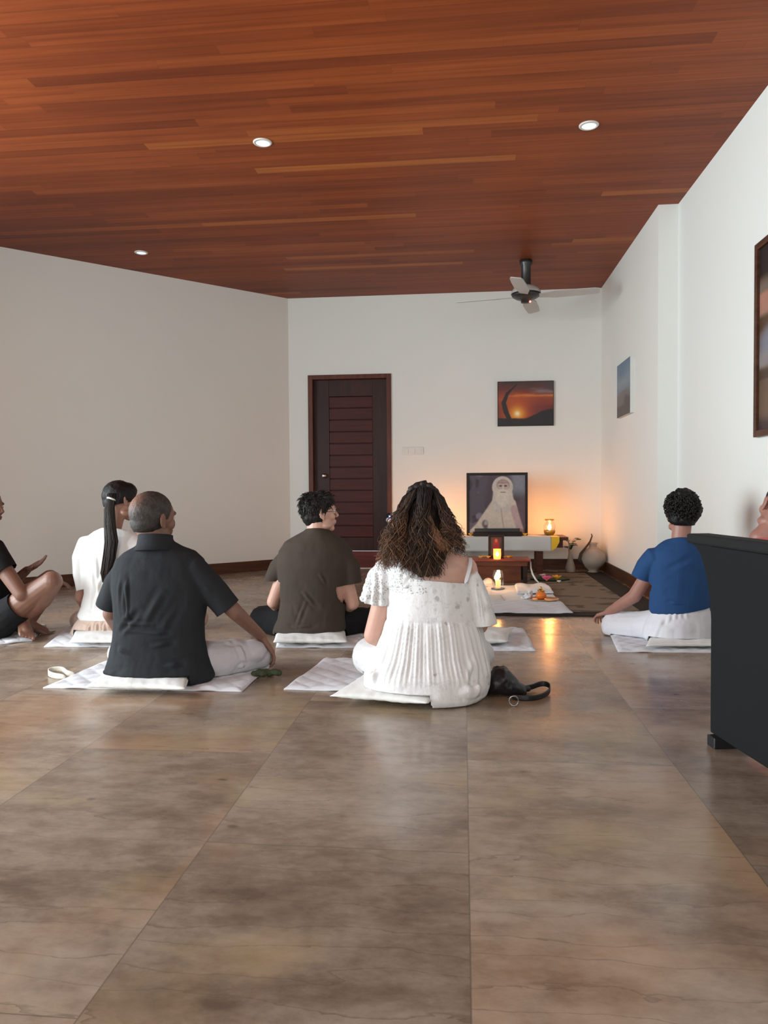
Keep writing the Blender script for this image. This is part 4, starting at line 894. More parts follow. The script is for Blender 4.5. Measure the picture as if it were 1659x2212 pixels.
# ------------------------------------------------------------------ people
def rotm(yaw, pitch=0, roll=0):   # yaw 0 faces +Y; positive turns left; pitch>0 looks up
    return Matrix.Rotation(R(yaw), 3, 'Z') @ Matrix.Rotation(R(pitch), 3, 'X') @ Matrix.Rotation(R(roll), 3, 'Y')
class Head:
    def __init__(s, c, yaw, pitch=0, roll=0, k=1.0): s.c = Vector(c); s.m = rotm(yaw, pitch, roll); s.k = k
    def w(s, x, y, z): return s.c + s.m @ (Vector((x, y, z))*s.k)
    def local(s, co): return ((co-np.array(s.c)) @ np.array(s.m))/s.k
    def prims(s, mb, neck, rn=.056, ears=True):
        k = s.k; E = lambda c, r: mb.ell(s.w(*c), tuple(q*k for q in r), s.m, 24)
        E((0, -.014, .035), (.074, .096, .086)); E((0, .022, .02), (.069, .070, .082)); E((0, .024, -.045), (.056, .060, .058))
        E((0, .062, -.088), (.026, .024, .020)); E((0, .080, -.05), (.026, .014, .022))
        for sx in (-1, 1):
            E((sx*.036, .055, -.018), (.026, .028, .026)); E((sx*.010, .098, -.020), (.008, .009, .007)); E((sx*.045, .02, -.07), (.02, .035, .02))
            if ears:
                em = s.m @ Matrix.Rotation(R(sx*18), 3, 'Z'); mb.ell(s.w(sx*.077, -.008, .002), (.006*k, .020*k, .031*k), em, 18); mb.ell(s.w(sx*.074, .0, -.022), (.008*k, .010*k, .014*k), em, 14)
        mb.cap(s.w(0, .088, .022), .008*k, s.w(0, .108, -.014), .0095*k)
        mb.cap(s.w(-.034, .080, .030), .012*k, s.w(.034, .080, .030), .012*k)
        mb.cap(s.w(-.014, .091, -.046), .0055*k, s.w(.014, .091, -.046), .0055*k); mb.cap(s.w(-.013, .089, -.056), .006*k, s.w(.013, .089, -.056), .006*k)
        mb.cap(s.w(0, -.022, -.03), rn*1.02, neck, rn); mb.cap(s.w(0, -.005, -.045), rn*.9, neck, rn)
    def shape(s, me):
        co = coords(me); L = s.local(co); d = np.zeros(len(co))
        for sx in (-1, 1):
            q = np.linalg.norm((L-np.array((sx*.031, .088, .012)))/np.array((.014, .02, .010)), axis=1); d -= .0075*np.exp(-q*q)
            q = np.linalg.norm((L-np.array((sx*.083, -.004, .004)))/np.array((.01, .010, .016)), axis=1); d -= .004*np.exp(-q*q)
        near = (np.linalg.norm(L, axis=1) < .17); displace(me, d*near)
    def colors(s, me, c, brow=(.12, .08, .06), lip=(.80, .42, .42), stubble=0):
        L = s.local(coords(me)); 
        q = np.linalg.norm((L-np.array((0, .095, -.051)))/np.array((.022, .02, .008)), axis=1); f = np.exp(-q**4)
        c = c*(1-f[:, None])+c*np.array(lip)*f[:, None]
        for sx in (-1, 1):
            q = np.linalg.norm((L-np.array((sx*.032, .090, .034)))/np.array((.020, .02, .0045)), axis=1); f = np.exp(-q**4); c = c*(1-f[:, None])+np.array(brow)*f[:, None]
        return c
    def eyes(s, parent):
        for sx in (-1, 1):
            o = MB().ell(s.w(sx*.031, .077, .012), .0115*s.k, n=16).o('eye', M['eye'], parent, smooth=True)
            MB().ell(s.w(sx*.031, .0845, .012), tuple(q*s.k for q in (.0055, .0045, .0055)), s.m, 12).o('iris', M['iris'], o, smooth=True)

def hand(mb, wrist, d, n, side, curl=20, k=1.0, spread=.10, thumb=1.0, wr=.026):
    """d finger direction, n palm facing direction, side = direction of thumb"""
    w = Vector(wrist); d = Vector(d).normalized(); n = Vector(n); n = (n-d*n.dot(d)).normalized(); s_ = Vector(side); s_ = (s_-d*s_.dot(d)-n*s_.dot(n)).normalized()
    for o_ in (-.026, -.009, .009, .026): mb.cap(w+d*.008*k+s_*o_*.55*k, .015*k, w+d*.082*k+s_*o_*k, .0125*k)
    for o_, L in zip((.030, .0105, -.0095, -.028), (.070, .078, .072, .057)):
        p = w+d*.085*k+s_*o_*k; ang = 0; r_ = .0085*k; dd = (d+s_*(o_/.03*spread)).normalized()
        for f_, ca in zip((.45, .30, .25), (curl*.7, curl, curl*.9)):
            ang += R(ca); v = dd*math.cos(ang)+n*math.sin(ang); q = p+v*L*f_*k; mb.cap(p, r_, q, r_*.92); p = q; r_ *= .92
    p = w+d*.022*k+s_*.026*k; v = (d*.62+s_*.72*thumb+n*.28).normalized(); q = p+v*.040*k; mb.cap(p, .0135*k, q, .0105*k)
    v2 = (d*.85+s_*.35*thumb+n*.25).normalized(); q2 = q+v2*.032*k; mb.cap(q, .0105*k, q2, .009*k); mb.cap(q2, .009*k, q2+(d*.9+s_*.1+n*.3).normalized()*.022*k, .0075*k)
def foot(mb, ankle, d, up=(0, 0, 1), k=1.0):
    a_ = Vector(ankle); d = Vector(d).normalized(); up = Vector(up); up = (up-d*up.dot(d)).normalized(); s_ = d.cross(up)
    mb.cap(a_, .036*k, a_-d*.045*k-up*.035*k, .030*k); mb.cap(a_-up*.01*k, .036*k, a_+d*.10*k-up*.035*k, .028*k)
    for i, o_ in enumerate((-.032, -.015, .002, .017, .030)):
        mb.cap(a_+d*.06*k-up*.03*k+s_*o_*.6*k, .020*k, a_+d*(.135-.004*i)*k-up*.045*k+s_*o_*k, .013*k); mb.cap(a_+d*(.135-.004*i)*k-up*.045*k+s_*o_*k, .0105*k, a_+d*(.165-.008*i)*k-up*.05*k+s_*o_*1.05*k, (.012 if i == 0 else .008)*k)

RIGHT = Vector((math.cos(R(6)), math.sin(R(6)), 0)); FWD = Vector((-math.sin(R(6)), math.cos(R(6)), 0))
def secs(Y0, L, shrink=0., r=RIGHT, f=FWD):
    out = []
    for (y, xl_, xr_, dy, rd) in L:
        c = at((xl_+xr_)/2, y, Y0+dy); hw = (at(xr_, y, Y0+dy)-at(xl_, y, Y0+dy)).length/2
        out.append((c, r*max(.01, hw-shrink), f*max(.01, rd-shrink)))
    return out
def tubeloft(L):
    """L: list (point, radius); circular sections oriented along the path"""
    out = []; prev = None
    for i, (p, r_) in enumerate(L):
        d = (Vector(L[min(i+1, len(L)-1)][0])-Vector(L[max(i-1, 0)][0])).normalized(); a_ = d.cross(FWD)
        if a_.length < .1: a_ = d.cross(Vector((0, 0, 1)))
        a_.normalize(); b_ = d.cross(a_).normalized(); rr = (r_, r_) if not hasattr(r_, '__len__') else r_
        out.append((Vector(p), a_*rr[0], b_*rr[1]))
    return out
def skinobj(mb, H, parent, mat, voxel=.0045, brow=(.12, .08, .06), extra=None, sm_=4):
    me = mb.blob(voxel, sm_, 'body')
    c = np.ones((len(me.vertices), 3))
    if H: H.shape(me); c = H.colors(me, c, brow)
    if extra: c = extra(coords(me), c)
    rest(me)
    setcol(me, c); o = obj('body', me, M[mat], parent)
    if H: H.eyes(parent)
    return o
def garment(name, mb, parent, mat, planes=(), voxel=.006, sm_=4, wr=(.003, 14, (1, 1, .6)), fl=(), post=None, thick=.003, seed=0, lacecol=None):
    me = mb.blob(voxel, sm_, name)
    if wr: wrinkle(me, wr[0], wr[1], wr[2], seed=seed)
    if fl: folds(me, fl)
    if post: post(me)
    rest(me)
    if planes: cut(me, planes)
    if lacecol: lacecol(me)
    o = obj(name, me, M[mat], parent)
    if planes and thick: solid(o, thick)
    return o
def locks(paths, r, mat, name, parent, cols, n=5, taper=.35):
    V = []; Fc = []; C_ = []
    for P_, c0_, c1_, rr in paths:
        mb = MB(); m = len(P_); rad = [rr*(1-(1-taper)*(i/(m-1))**2) for i in range(m)]; mb.tube(P_, rad, n)
        b_ = len(V); V += mb.V; Fc += [[i+b_ for i in f_] for f_ in mb.F]
        for i in range(m):
            t_ = i/(m-1); C_ += [[c0_[j]*(1-t_)+c1_[j]*t_ for j in range(3)]]*n
    me = mesh(name, V, Fc); setcol(me, np.array(C_)); return obj(name, me, mat, parent)
def haircap(H, mb, a_, grow=.010, nape=.052):
    """scalp shell following skull and nape"""
    k = H.k; g = grow
    mb.ell(H.w(0, -.014, .035), ((.074+g)*k, (.096+g)*k, (.086+g)*k), H.m, 36)
    mb.ell(H.w(0, -.030, -.005), ((.064+g)*k, (.070+g)*k, (.070+g)*k), H.m, 32)
    mb.cap(H.w(0, -.024, -.02), (nape+g)*k, H.w(0, -.028, -.085), (nape+g*.6)*k); return mb
def tufts(H, rnd, N, L, r, c0, c1, zmin=-.06, ymax=.05, down=.8, grow=.008, jit=.3):
    P_ = []
    while len(P_) < N:
        v = Vector((rnd.gauss(0, 1), rnd.gauss(0, 1), rnd.gauss(0, 1))).normalized()
        q = Vector((v.x*(.074+grow), v.y*(.096+grow)-.018, v.z*(.086+grow)+.040))
        lim = ymax+max(0, q.z-.05)*.9
        if q.z < zmin or q.y > lim or (q.y > .0 and q.z < .035 and abs(q.x) > .05): continue
        nrm = v; dn = Vector((0, -.25, -1)); dn = dn-nrm*dn.dot(nrm)
        if q.z > .09: dn = Vector((rnd.uniform(-1, 1)*.6, .8, 0)) if q.y > -.03 else Vector((0, -.9, -.2))
        t_ = (dn.normalized() if dn.length > 1e-3 else Vector((0, 1, 0)))*down+Vector((rnd.uniform(-jit, jit), rnd.uniform(-jit, jit), rnd.uniform(-jit, jit)))
        LL = L*rnd.uniform(.6, 1.3)
        pts = [H.w(*(q-nrm*.006)), H.w(*(q+nrm*.004+t_*LL*.4)), H.w(*(q+nrm*.005+t_*LL*.75)), H.w(*(q+nrm*.001+t_*LL))]
        f_ = rnd.random(); P_.append((pts, [a_*(1-f_)+b_*f_ for a_, b_ in zip(c0, c1)], [a_*(1-f_)+b_*f_ for a_, b_ in zip(c0, c1)], r))
    return P_

# ============ man in charcoal shirt =================================
def bald_man():
    Y = 3.25; K = lambda x, y, dy=0: at(x, y, Y+dy)
    t = thing('person', 'man with cropped grey hair in a charcoal short-sleeved shirt sitting cross-legged', 'person', gr(345, 1462), 'people sitting on the floor')
    H = Head(K(331, 1123, .01), -30, -2, 3, 1.04)
    S = [(1160, 304, 372, .02, .062), (1170, 303, 374, .02, .066), (1180, 292, 392, .02, .078), (1192, 270, 418, .02, .096), (1208, 254, 436, .015, .108), (1230, 247, 444, .01, .118), (1262, 246, 446, 0, .122), (1300, 249, 443, 0, .122),
         (1340, 250, 438, 0, .120), (1380, 246, 440, 0, .124), (1415, 240, 446, 0, .135), (1445, 232, 455, -.01, .148), (1462, 230, 460, -.01, .150), (1474, 242, 452, -.01, .145)]
    sR, eR, wR = K(416, 1230, .01), K(508, 1322, .05), K(566, 1376, .24)
    sL, eL, wL = K(272, 1228, .01), K(240, 1325, .06), K(262, 1372, .28)
    hR, kR, aR = K(400, 1436, .05), K(560, 1414, .26), K(340, 1432, .36)
    hL, kL, aL = K(292, 1436, .05), K(262, 1412, .22), K(350, 1425, .40)
    b = MB(); H.prims(b, K(335, 1172, .0), .058)
    b.loft(secs(Y, S[2:-1], .028)); b.chain([(sR, .046), (eR, .036), (wR, .025)]); b.chain([(sL, .050), (eL, .038), (wL, .026)])
    b.chain([(hR, .085), (kR, .052), (aR, .036)]); b.chain([(hL, .085), (kL, .052), (aL, .036)]); foot(b, aR, (-.8, .6, 0)); foot(b, aL, (.8, .6, 0))
    hand(b, wR, (K(590, 1412, .26)-wR), (-.5, -.25, -.6), (-.2, .9, 0), 24, 1.0, .14)
    hand(b, wL, (K(262, 1398, .40)-wL), (0, 0, -1), (1, 0, 0), 18)
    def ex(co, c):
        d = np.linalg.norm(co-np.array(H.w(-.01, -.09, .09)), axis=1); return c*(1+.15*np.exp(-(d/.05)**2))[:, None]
    skinobj(b, H, t, 'skin_dark', .0040, extra=ex, sm_=3)
    m = MB(); m.loft(secs(Y, S))
    m.loft(tubeloft([(K(392, 1226, .01), .050), (sR, .064), (K(452, 1264, .02), .064), (K(488, 1308, .04), .062), (K(506, 1332, .05), .062)]))
    m.loft(tubeloft([(K(290, 1228, .01), .050), (sL, .056), (K(252, 1262, .02), .060), (K(237, 1302, .04), .058), (K(232, 1322, .05), .058)]))
    s = lambda x, y: K(x, y, -.115)
    fl = [(s(262, 1240), s(256, 1320), .010, -.010), (s(272, 1235), s(275, 1340), .006, .006), (s(430, 1250), s(425, 1310), .012, -.010), (s(300, 1320), s(250, 1370), .012, -.008), (s(252, 1345), s(330, 1350), .007, .008), (s(255, 1362), s(400, 1372), .006, .007),
          (s(330, 1395), s(440, 1380), .008, .008), (s(240, 1400), s(330, 1420), .010, .007), (s(350, 1440), s(450, 1425), .009, .007), (s(440, 1330), s(380, 1350), .008, -.007), (s(300, 1440), s(240, 1455), .01, .006),
          (s(395, 1290), s(350, 1360), .014, .006), (s(350, 1280), s(310, 1350), .014, .005), (K(440, 1250, -.06), K(500, 1300, -.04), .008, .006), (K(450, 1290, -.06), K(430, 1250, -.1), .008, -.009)]
    hemR = K(496, 1311, .04); dR = (eR-sR).normalized(); dR = Vector((dR.x*1.0, dR.y, dR.z))
    garment('shirt', m, t, 'charcoal', [(hemR, K(508, 1328, .05)-K(452, 1258, .02), .12), (K(234, 1310, .04), K(232, 1325, .05)-K(250, 1262, .02), .11), (K(337, 1164, .02), (0, .1, 1), .13)], .0055, 4, (.0035, 11, (1, 1, .5)), fl)
    # stand collar
    cs = MB(); V = []; n = 40
    for z_, g_ in ((1190, 1.28), (1176, 1.13), (1164, 1.06), (1156, 1.05)):
        c = K(336, z_, -.002); hw = .072*g_
        for k in range(n): q = 2*math.pi*k/n; V.append(c+RIGHT*(hw*math.cos(q))+FWD*(.074*g_*math.sin(q))+Vector((0, 0, -.012*math.sin(q))))
    solid(cs.add(V, [(i*n+k, i*n+(k+1) % n, (i+1)*n+(k+1) % n, (i+1)*n+k) for i in range(3) for k in range(n)]).o('collar', M['charcoal'], t, smooth=True), .005)
    p = MB(); p.chain([(hR, .100), (K(480, 1422, .14), .088), (kR, .068)]); p.chain([(kR, .068), (K(450, 1432, .34), .055), (aR, .050)]); p.chain([(hL, .100), (kL, .068), (aL, .052)]); p.ell(K(345, 1440, .05), (.18, .13, .085))
    p.ell(K(545, 1408, .22), (.075, .08, .06)); q = lambda x, y: K(x, y, .13)
    garment('trousers', p, t, 'greypants', [], .006, 4, (.005, 14, (1, 1, 1)), [(q(468, 1390), q(480, 1440), .010, .010), (q(492, 1385), q(508, 1440), .010, .010), (q(515, 1388), q(530, 1430), .009, .007), (q(480, 1440), q(560, 1440), .008, .006)], seed=3)
    # cropped hair with a thinning crown
    hm = haircap(H, MB(), 0, .0035, .050).blob(.005, 3, 'hair'); L = H.local(coords(hm))
    displace(hm, .0012*fbm(coords(hm)*160, 2)); L = H.local(coords(hm))
    d = np.sqrt(((L[:, 0]+.012)/.042)**2+((L[:, 1]+.098)/.05)**2+((L[:, 2]-.085)/.048)**2); bald = np.exp(-d**2.5)
    dark = sm(.02, -.07, L[:, 2])[:, None]; nn_ = (.5+.5*vnoise(L*90))[:, None]
    hc = np.array((.060, .052, .046))*(1-dark)+np.array((.022, .020, .020))*dark; hc = hc*(.6+.8*nn_)
    side = sm(.03, .07, -L[:, 0])[:, None]; hc = hc*(1-side*.6)+np.array((.16, .155, .15))*side*.6  # left side of the hair lightened, light from that side put into the colour
    hc = hc*(1-bald[:, None])+np.array((.24, .105, .062))*bald[:, None]; setcol(hm, hc)
    cut(hm, [(H.w(0, .05, .05), H.m @ Vector((0, 1, -.30)), .25), (H.w(0, -.08, -.052), H.m @ Vector((0, .15, -1)), .25), (H.w(0, .004, -.03), H.m @ Vector((0, 1, -.15)), .08)])
    solid(obj('hair', hm, M['hair'], t), .002)
bald_man()

# ============ man in brown t-shirt =================================
def brown_man():
    Y = 4.25; K = lambda x, y, dy=0: at(x, y, Y+dy)
    t = thing('person', 'dark-haired man with glasses in a brown t-shirt, face turned right', 'person', gr(675, 1375), 'people sitting on the floor')
    H = Head(K(691, 1110, .02), -64, 2, 0, .97)
    S = [(1140, 664, 700, .0, .060), (1148, 655, 714, 0, .075), (1158, 636, 732, 0, .092), (1170, 616, 748, 0, .108), (1190, 603, 760, -.01, .122), (1220, 600, 764, -.01, .126), (1260, 604, 756, 0, .125), (1300, 607, 747, .01, .120), (1335, 602, 744, .01, .122), (1352, 594, 746, .01, .130), (1366, 590, 744, .01, .13), (1374, 600, 735, .01, .125)]
    sR, eR, wR = K(736, 1210), K(762, 1304, .03), K(735, 1325, .30); sL, eL, wL = K(624, 1210), K(590, 1300, .03), K(610, 1325, .30)
    hR, kR, aR = K(705, 1350, .05), K(800, 1338, .26), K(660, 1355, .38); hL, kL, aL = K(645, 1350, .05), K(568, 1338, .26), K(700, 1350, .40)
    b = MB(); H.prims(b, K(684, 1155, .0), .056); b.loft(secs(Y, S[1:-1], .018))
    b.chain([(sR, .044), (eR, .037), (wR, .026)]); b.chain([(sL, .044), (eL, .037), (wL, .026)]); b.chain([(hR, .09), (kR, .055), (aR, .04)]); b.chain([(hL, .09), (kL, .055), (aL, .04)])
    foot(b, aR, (-.8, .6, 0)); foot(b, aL, (.8, .6, 0)); hand(b, wR, (-.6, .8, 0), (0, 0, -1), (-.8, -.6, 0), 20); hand(b, wL, (.6, .8, 0), (0, 0, -1), (.8, -.6, 0), 20)
    skinobj(b, H, t, 'skin_light', .0042, (.08, .05, .04), sm_=3)
    m = MB(); m.loft(secs(Y, S)); m.loft(tubeloft([(K(715, 1205), .060), (K(738, 1208), .070), (K(754, 1228, .01), .068), (K(759, 1256, .02), .062), (K(760, 1275, .02), .060)])); m.loft(tubeloft([(K(645, 1205), .060), (K(622, 1208), .068), (K(602, 1228, .01), .058), (K(589, 1250, .02), .048), (K(588, 1270, .02), .047)]))
    s = lambda x, y: K(x, y, -.12)
    garment('t_shirt', m, t, 'brown', [(K(759, 1260, .02), (.15, 0, -1), .12), (K(589, 1254, .02), (0, 0, -1), .10), (K(684, 1144, .0), (0, .25, 1), .10)], .0055, 4, (.003, 10, (1, 1, .6)),
            [(s(602, 1225), s(606, 1262), .007, -.010), (s(745, 1215), s(738, 1275), .008, -.010), (s(655, 1280), s(690, 1325), .009, .006), (s(660, 1300), s(640, 1350), .009, .006), (s(720, 1275), s(700, 1330), .010, .005), (s(690, 1240), s(715, 1280), .007, .004), (s(597, 1342), s(640, 1356), .006, .009), (s(600, 1330), s(625, 1345), .005, -.008), (s(640, 1355), s(740, 1345), .006, .005), (s(625, 1300), s(640, 1340), .007, .005)])
    p = MB(); p.chain([(hR, .10), (kR, .078), (aR, .055)]); p.chain([(hL, .10), (kL, .088), (aL, .055)]); p.ell(K(672, 1352, .06), (.19, .14, .085)); garment('trousers', p, t, 'blackcloth', [], .007, 4, (.005, 12, (1, 1, 1)))
    hm = haircap(H, MB(), 0, .008); hm.ell(H.w(0, .035, .095), tuple(.97*q for q in (.062, .055, .035)), H.m, 24); 
    hme = hm.blob(.005, 2, 'hair'); wrinkle(hme, .004, 50, (1, 1, .4)); setcol(hme, np.array((.012, .009, .008)))
    cut(hme, [(H.w(0, .060, .05), H.m @ Vector((0, 1, -.55)), .25), (H.w(.0, -.08, -.066), H.m @ Vector((0, .15, -1)), .25), (H.w(0, .016, -.03), H.m @ Vector((0, 1, -.2)), .08), (H.w(.085, .012, .002), H.m @ Vector((.3, .9, -.5)), .05)])
    ho = solid(obj('hair', hme, M['hair'], t), .003)
    locks(tufts(H, random.Random(3), 800, .032, .0022, (.010, .008, .007), (.030, .024, .020), -.065, .055), 0, M['hair'], 'hair_tufts', ho, None)
    # spectacles
    g = MB()
    for sx in (-1, 1):
        c = H.w(sx*.033, .106, .010); g.tube([c+H.m @ Vector((.021*math.cos(q*.5236), 0, .015*math.sin(q*.5236))) for q in range(13)], .0014, 6); g.tube([H.w(sx*.054, .106, .014), H.w(sx*.072, .09, .014), H.w(sx*.078, .0, .012)], .0014, 6)
    g.tube([H.w(-.012, .107, .014), H.w(0, .110, .016), H.w(.012, .107, .014)], .0014, 6); go = g.o('spectacles', M['black'], t, smooth=True)
brown_man()

# ============ woman with ponytail =================================
def pony_woman():
    Y = 4.3; K = lambda x, y, dy=0: at(x, y, Y+dy)
    t = thing('person', 'woman with a long black ponytail in a loose white blouse and beige trousers', 'person', gr(235, 1378), 'people sitting on the floor')
    H = Head(K(261, 1084, .02), -38, -10, -6, .97)
    S = [(1140, 222, 262, 0, .045), (1148, 205, 285, 0, .065), (1158, 193, 300, 0, .085), (1175, 184, 308, 0, .10), (1200, 178, 312, 0, .108), (1240, 180, 308, 0, .108), (1280, 184, 302, 0, .105), (1310, 180, 300, 0, .108), (1328, 172, 300, 0, .118), (1336, 176, 298, 0, .115)]
    sR, eR, wR = K(300, 1178), K(322, 1262, .06), K(350, 1300, .25); sL, eL, wL = K(192, 1180), K(174, 1290, .03), K(190, 1325, .25)
    hR, kR, aR = K(265, 1352, .05), K(428, 1335, .24), K(230, 1358, .36); hL, kL, aL = K(210, 1352, .05), K(172, 1340, .30), K(260, 1352, .38)
    b = MB(); H.prims(b, K(243, 1150, .0), .046); b.loft(secs(Y, S[1:-1], .016))
    b.chain([(sR, .042), (eR, .032), (wR, .023)]); b.chain([(sL, .042), (eL, .033), (wL, .023)]); b.chain([(hR, .085), (kR, .05), (aR, .034)]); b.chain([(hL, .085), (kL, .05), (aL, .034)])
    foot(b, aR, (-.8, .6, 0), k=.9); foot(b, aL, (.8, .6, 0), k=.9); hand(b, wR, (.5, .6, -.4), (0, 0, -1), (-.6, .6, 0), 20, .9); hand(b, wL, (.2, .9, -.3), (0, 0, -1), (1, 0, 0), 20, .9)
    skinobj(b, H, t, 'skin_mid', .0045, (.05, .03, .02))
    m = MB(); m.loft(secs(Y, S)); m.loft(tubeloft([(K(215, 1178), .07), (K(190, 1182), .072), (K(178, 1205, .01), (.055, .07)), (K(177, 1240, .02), (.050, .065)), (K(182, 1275, .02), (.040, .055)), (K(184, 1290, .02), .035)])); m.loft(tubeloft([(K(285, 1178), .07), (K(303, 1186), .070), (K(316, 1220, .03), .058), (K(320, 1250, .04), .055)]))
    s = lambda x, y: K(x, y, -.11)
    garment('blouse', m, t, 'blouse', [(K(183, 1272, .02), (.25, 0, -1), .09), (K(320, 1244, .04), (.2, .2, -1), .09), (K(245, 1144, .0), (.1, .4, 1), .09)], .0055, 4, (.003, 11, (1, 1, .5)),
            [(s(190, 1190), s(200, 1280), .008, .007), (s(205, 1200), s(215, 1300), .009, .006), (s(196, 1230), s(190, 1320), .006, -.008), (s(225, 1220), s(200, 1320), .009, .006), (s(180, 1315), s(240, 1322), .006, .006)])
    p = MB(); p.chain([(hR, .095), (K(350, 1348, .15), .075), (kR, .066), (aR, .045)]); p.chain([(hL, .095), (kL, .062), (aL, .045)]); p.loft(secs(Y, [(1326, 180, 298, 0, .10), (1345, 165, 305, 0, .125), (1365, 158, 308, 0, .135), (1380, 165, 300, 0, .13)]))
    fl = [(K(180+14*k, 1334, -.12), K(172+18*k, 1374, -.13), .005, .007) for k in range(6)]
    garment('trousers', p, t, 'beige', [], .0055, 3, (.004, 16, (1, 1, .5)), fl)
    hm = MB(); haircap(H, hm, 0, .010); hm.ell(H.w(-.0, .03, .06), (.072, .062, .065), H.m, 24); hme = hm.blob(.005, 3, 'hair'); wrinkle(hme, .0025, 60, (1, 1, .3)); setcol(hme, np.array((.010, .008, .008)))
    cut(hme, [(H.w(0, .068, .05), H.m @ Vector((0, 1, -.45)), .25), (H.w(0, -.08, -.04), H.m @ Vector((0, .35, -1)), .3)])
    ho = solid(obj('hair', hme, M['hair'], t), .003)
    # ponytail from the tie down the back
    T0 = K(240, 1078, -.085); ctr = [K(243, 1066, -.06), T0, K(236, 1100, -.115), K(237, 1135, -.125), K(240, 1170, -.135), K(236, 1205, -.135), K(228, 1238, -.130), K(225, 1258, -.13)]
    wd_ = [.03, .016, .026, .032, .036, .036, .026, .008]; rnd = random.Random(8); P_ = []
    for k in range(260):
        a_ = rnd.uniform(0, 6.283); rr = math.sqrt(rnd.random()); ph = rnd.uniform(0, 6); e = rnd.randint(6, 8)
        pts = [c+RIGHT*(w_*rr*math.cos(a_+.1*i)+.004*math.sin(i*1.3+ph))+FWD*(w_*.55*rr*math.sin(a_+.1*i)) for i, (c, w_) in enumerate(zip(ctr[:e], wd_[:e]))]
        f_ = rnd.random()*.03; P_.append((pts, (.010+f_*.3, .008+f_*.28, .008+f_*.25), (.022+f_, .014+f_*.7, .011+f_*.6), .0036))
    locks(P_, 0, M['hair'], 'ponytail', t, None)
    MB().tube([T0+RIGHT*(.020*math.cos(q*.5236))+FWD*(.016*math.sin(q*.5236))+Vector((0, 0, .008*math.cos(q*.5236+2.4))) for q in range(13)], .0055, 8).o('hair_tie', M['white'], t, smooth=True)
pony_woman()

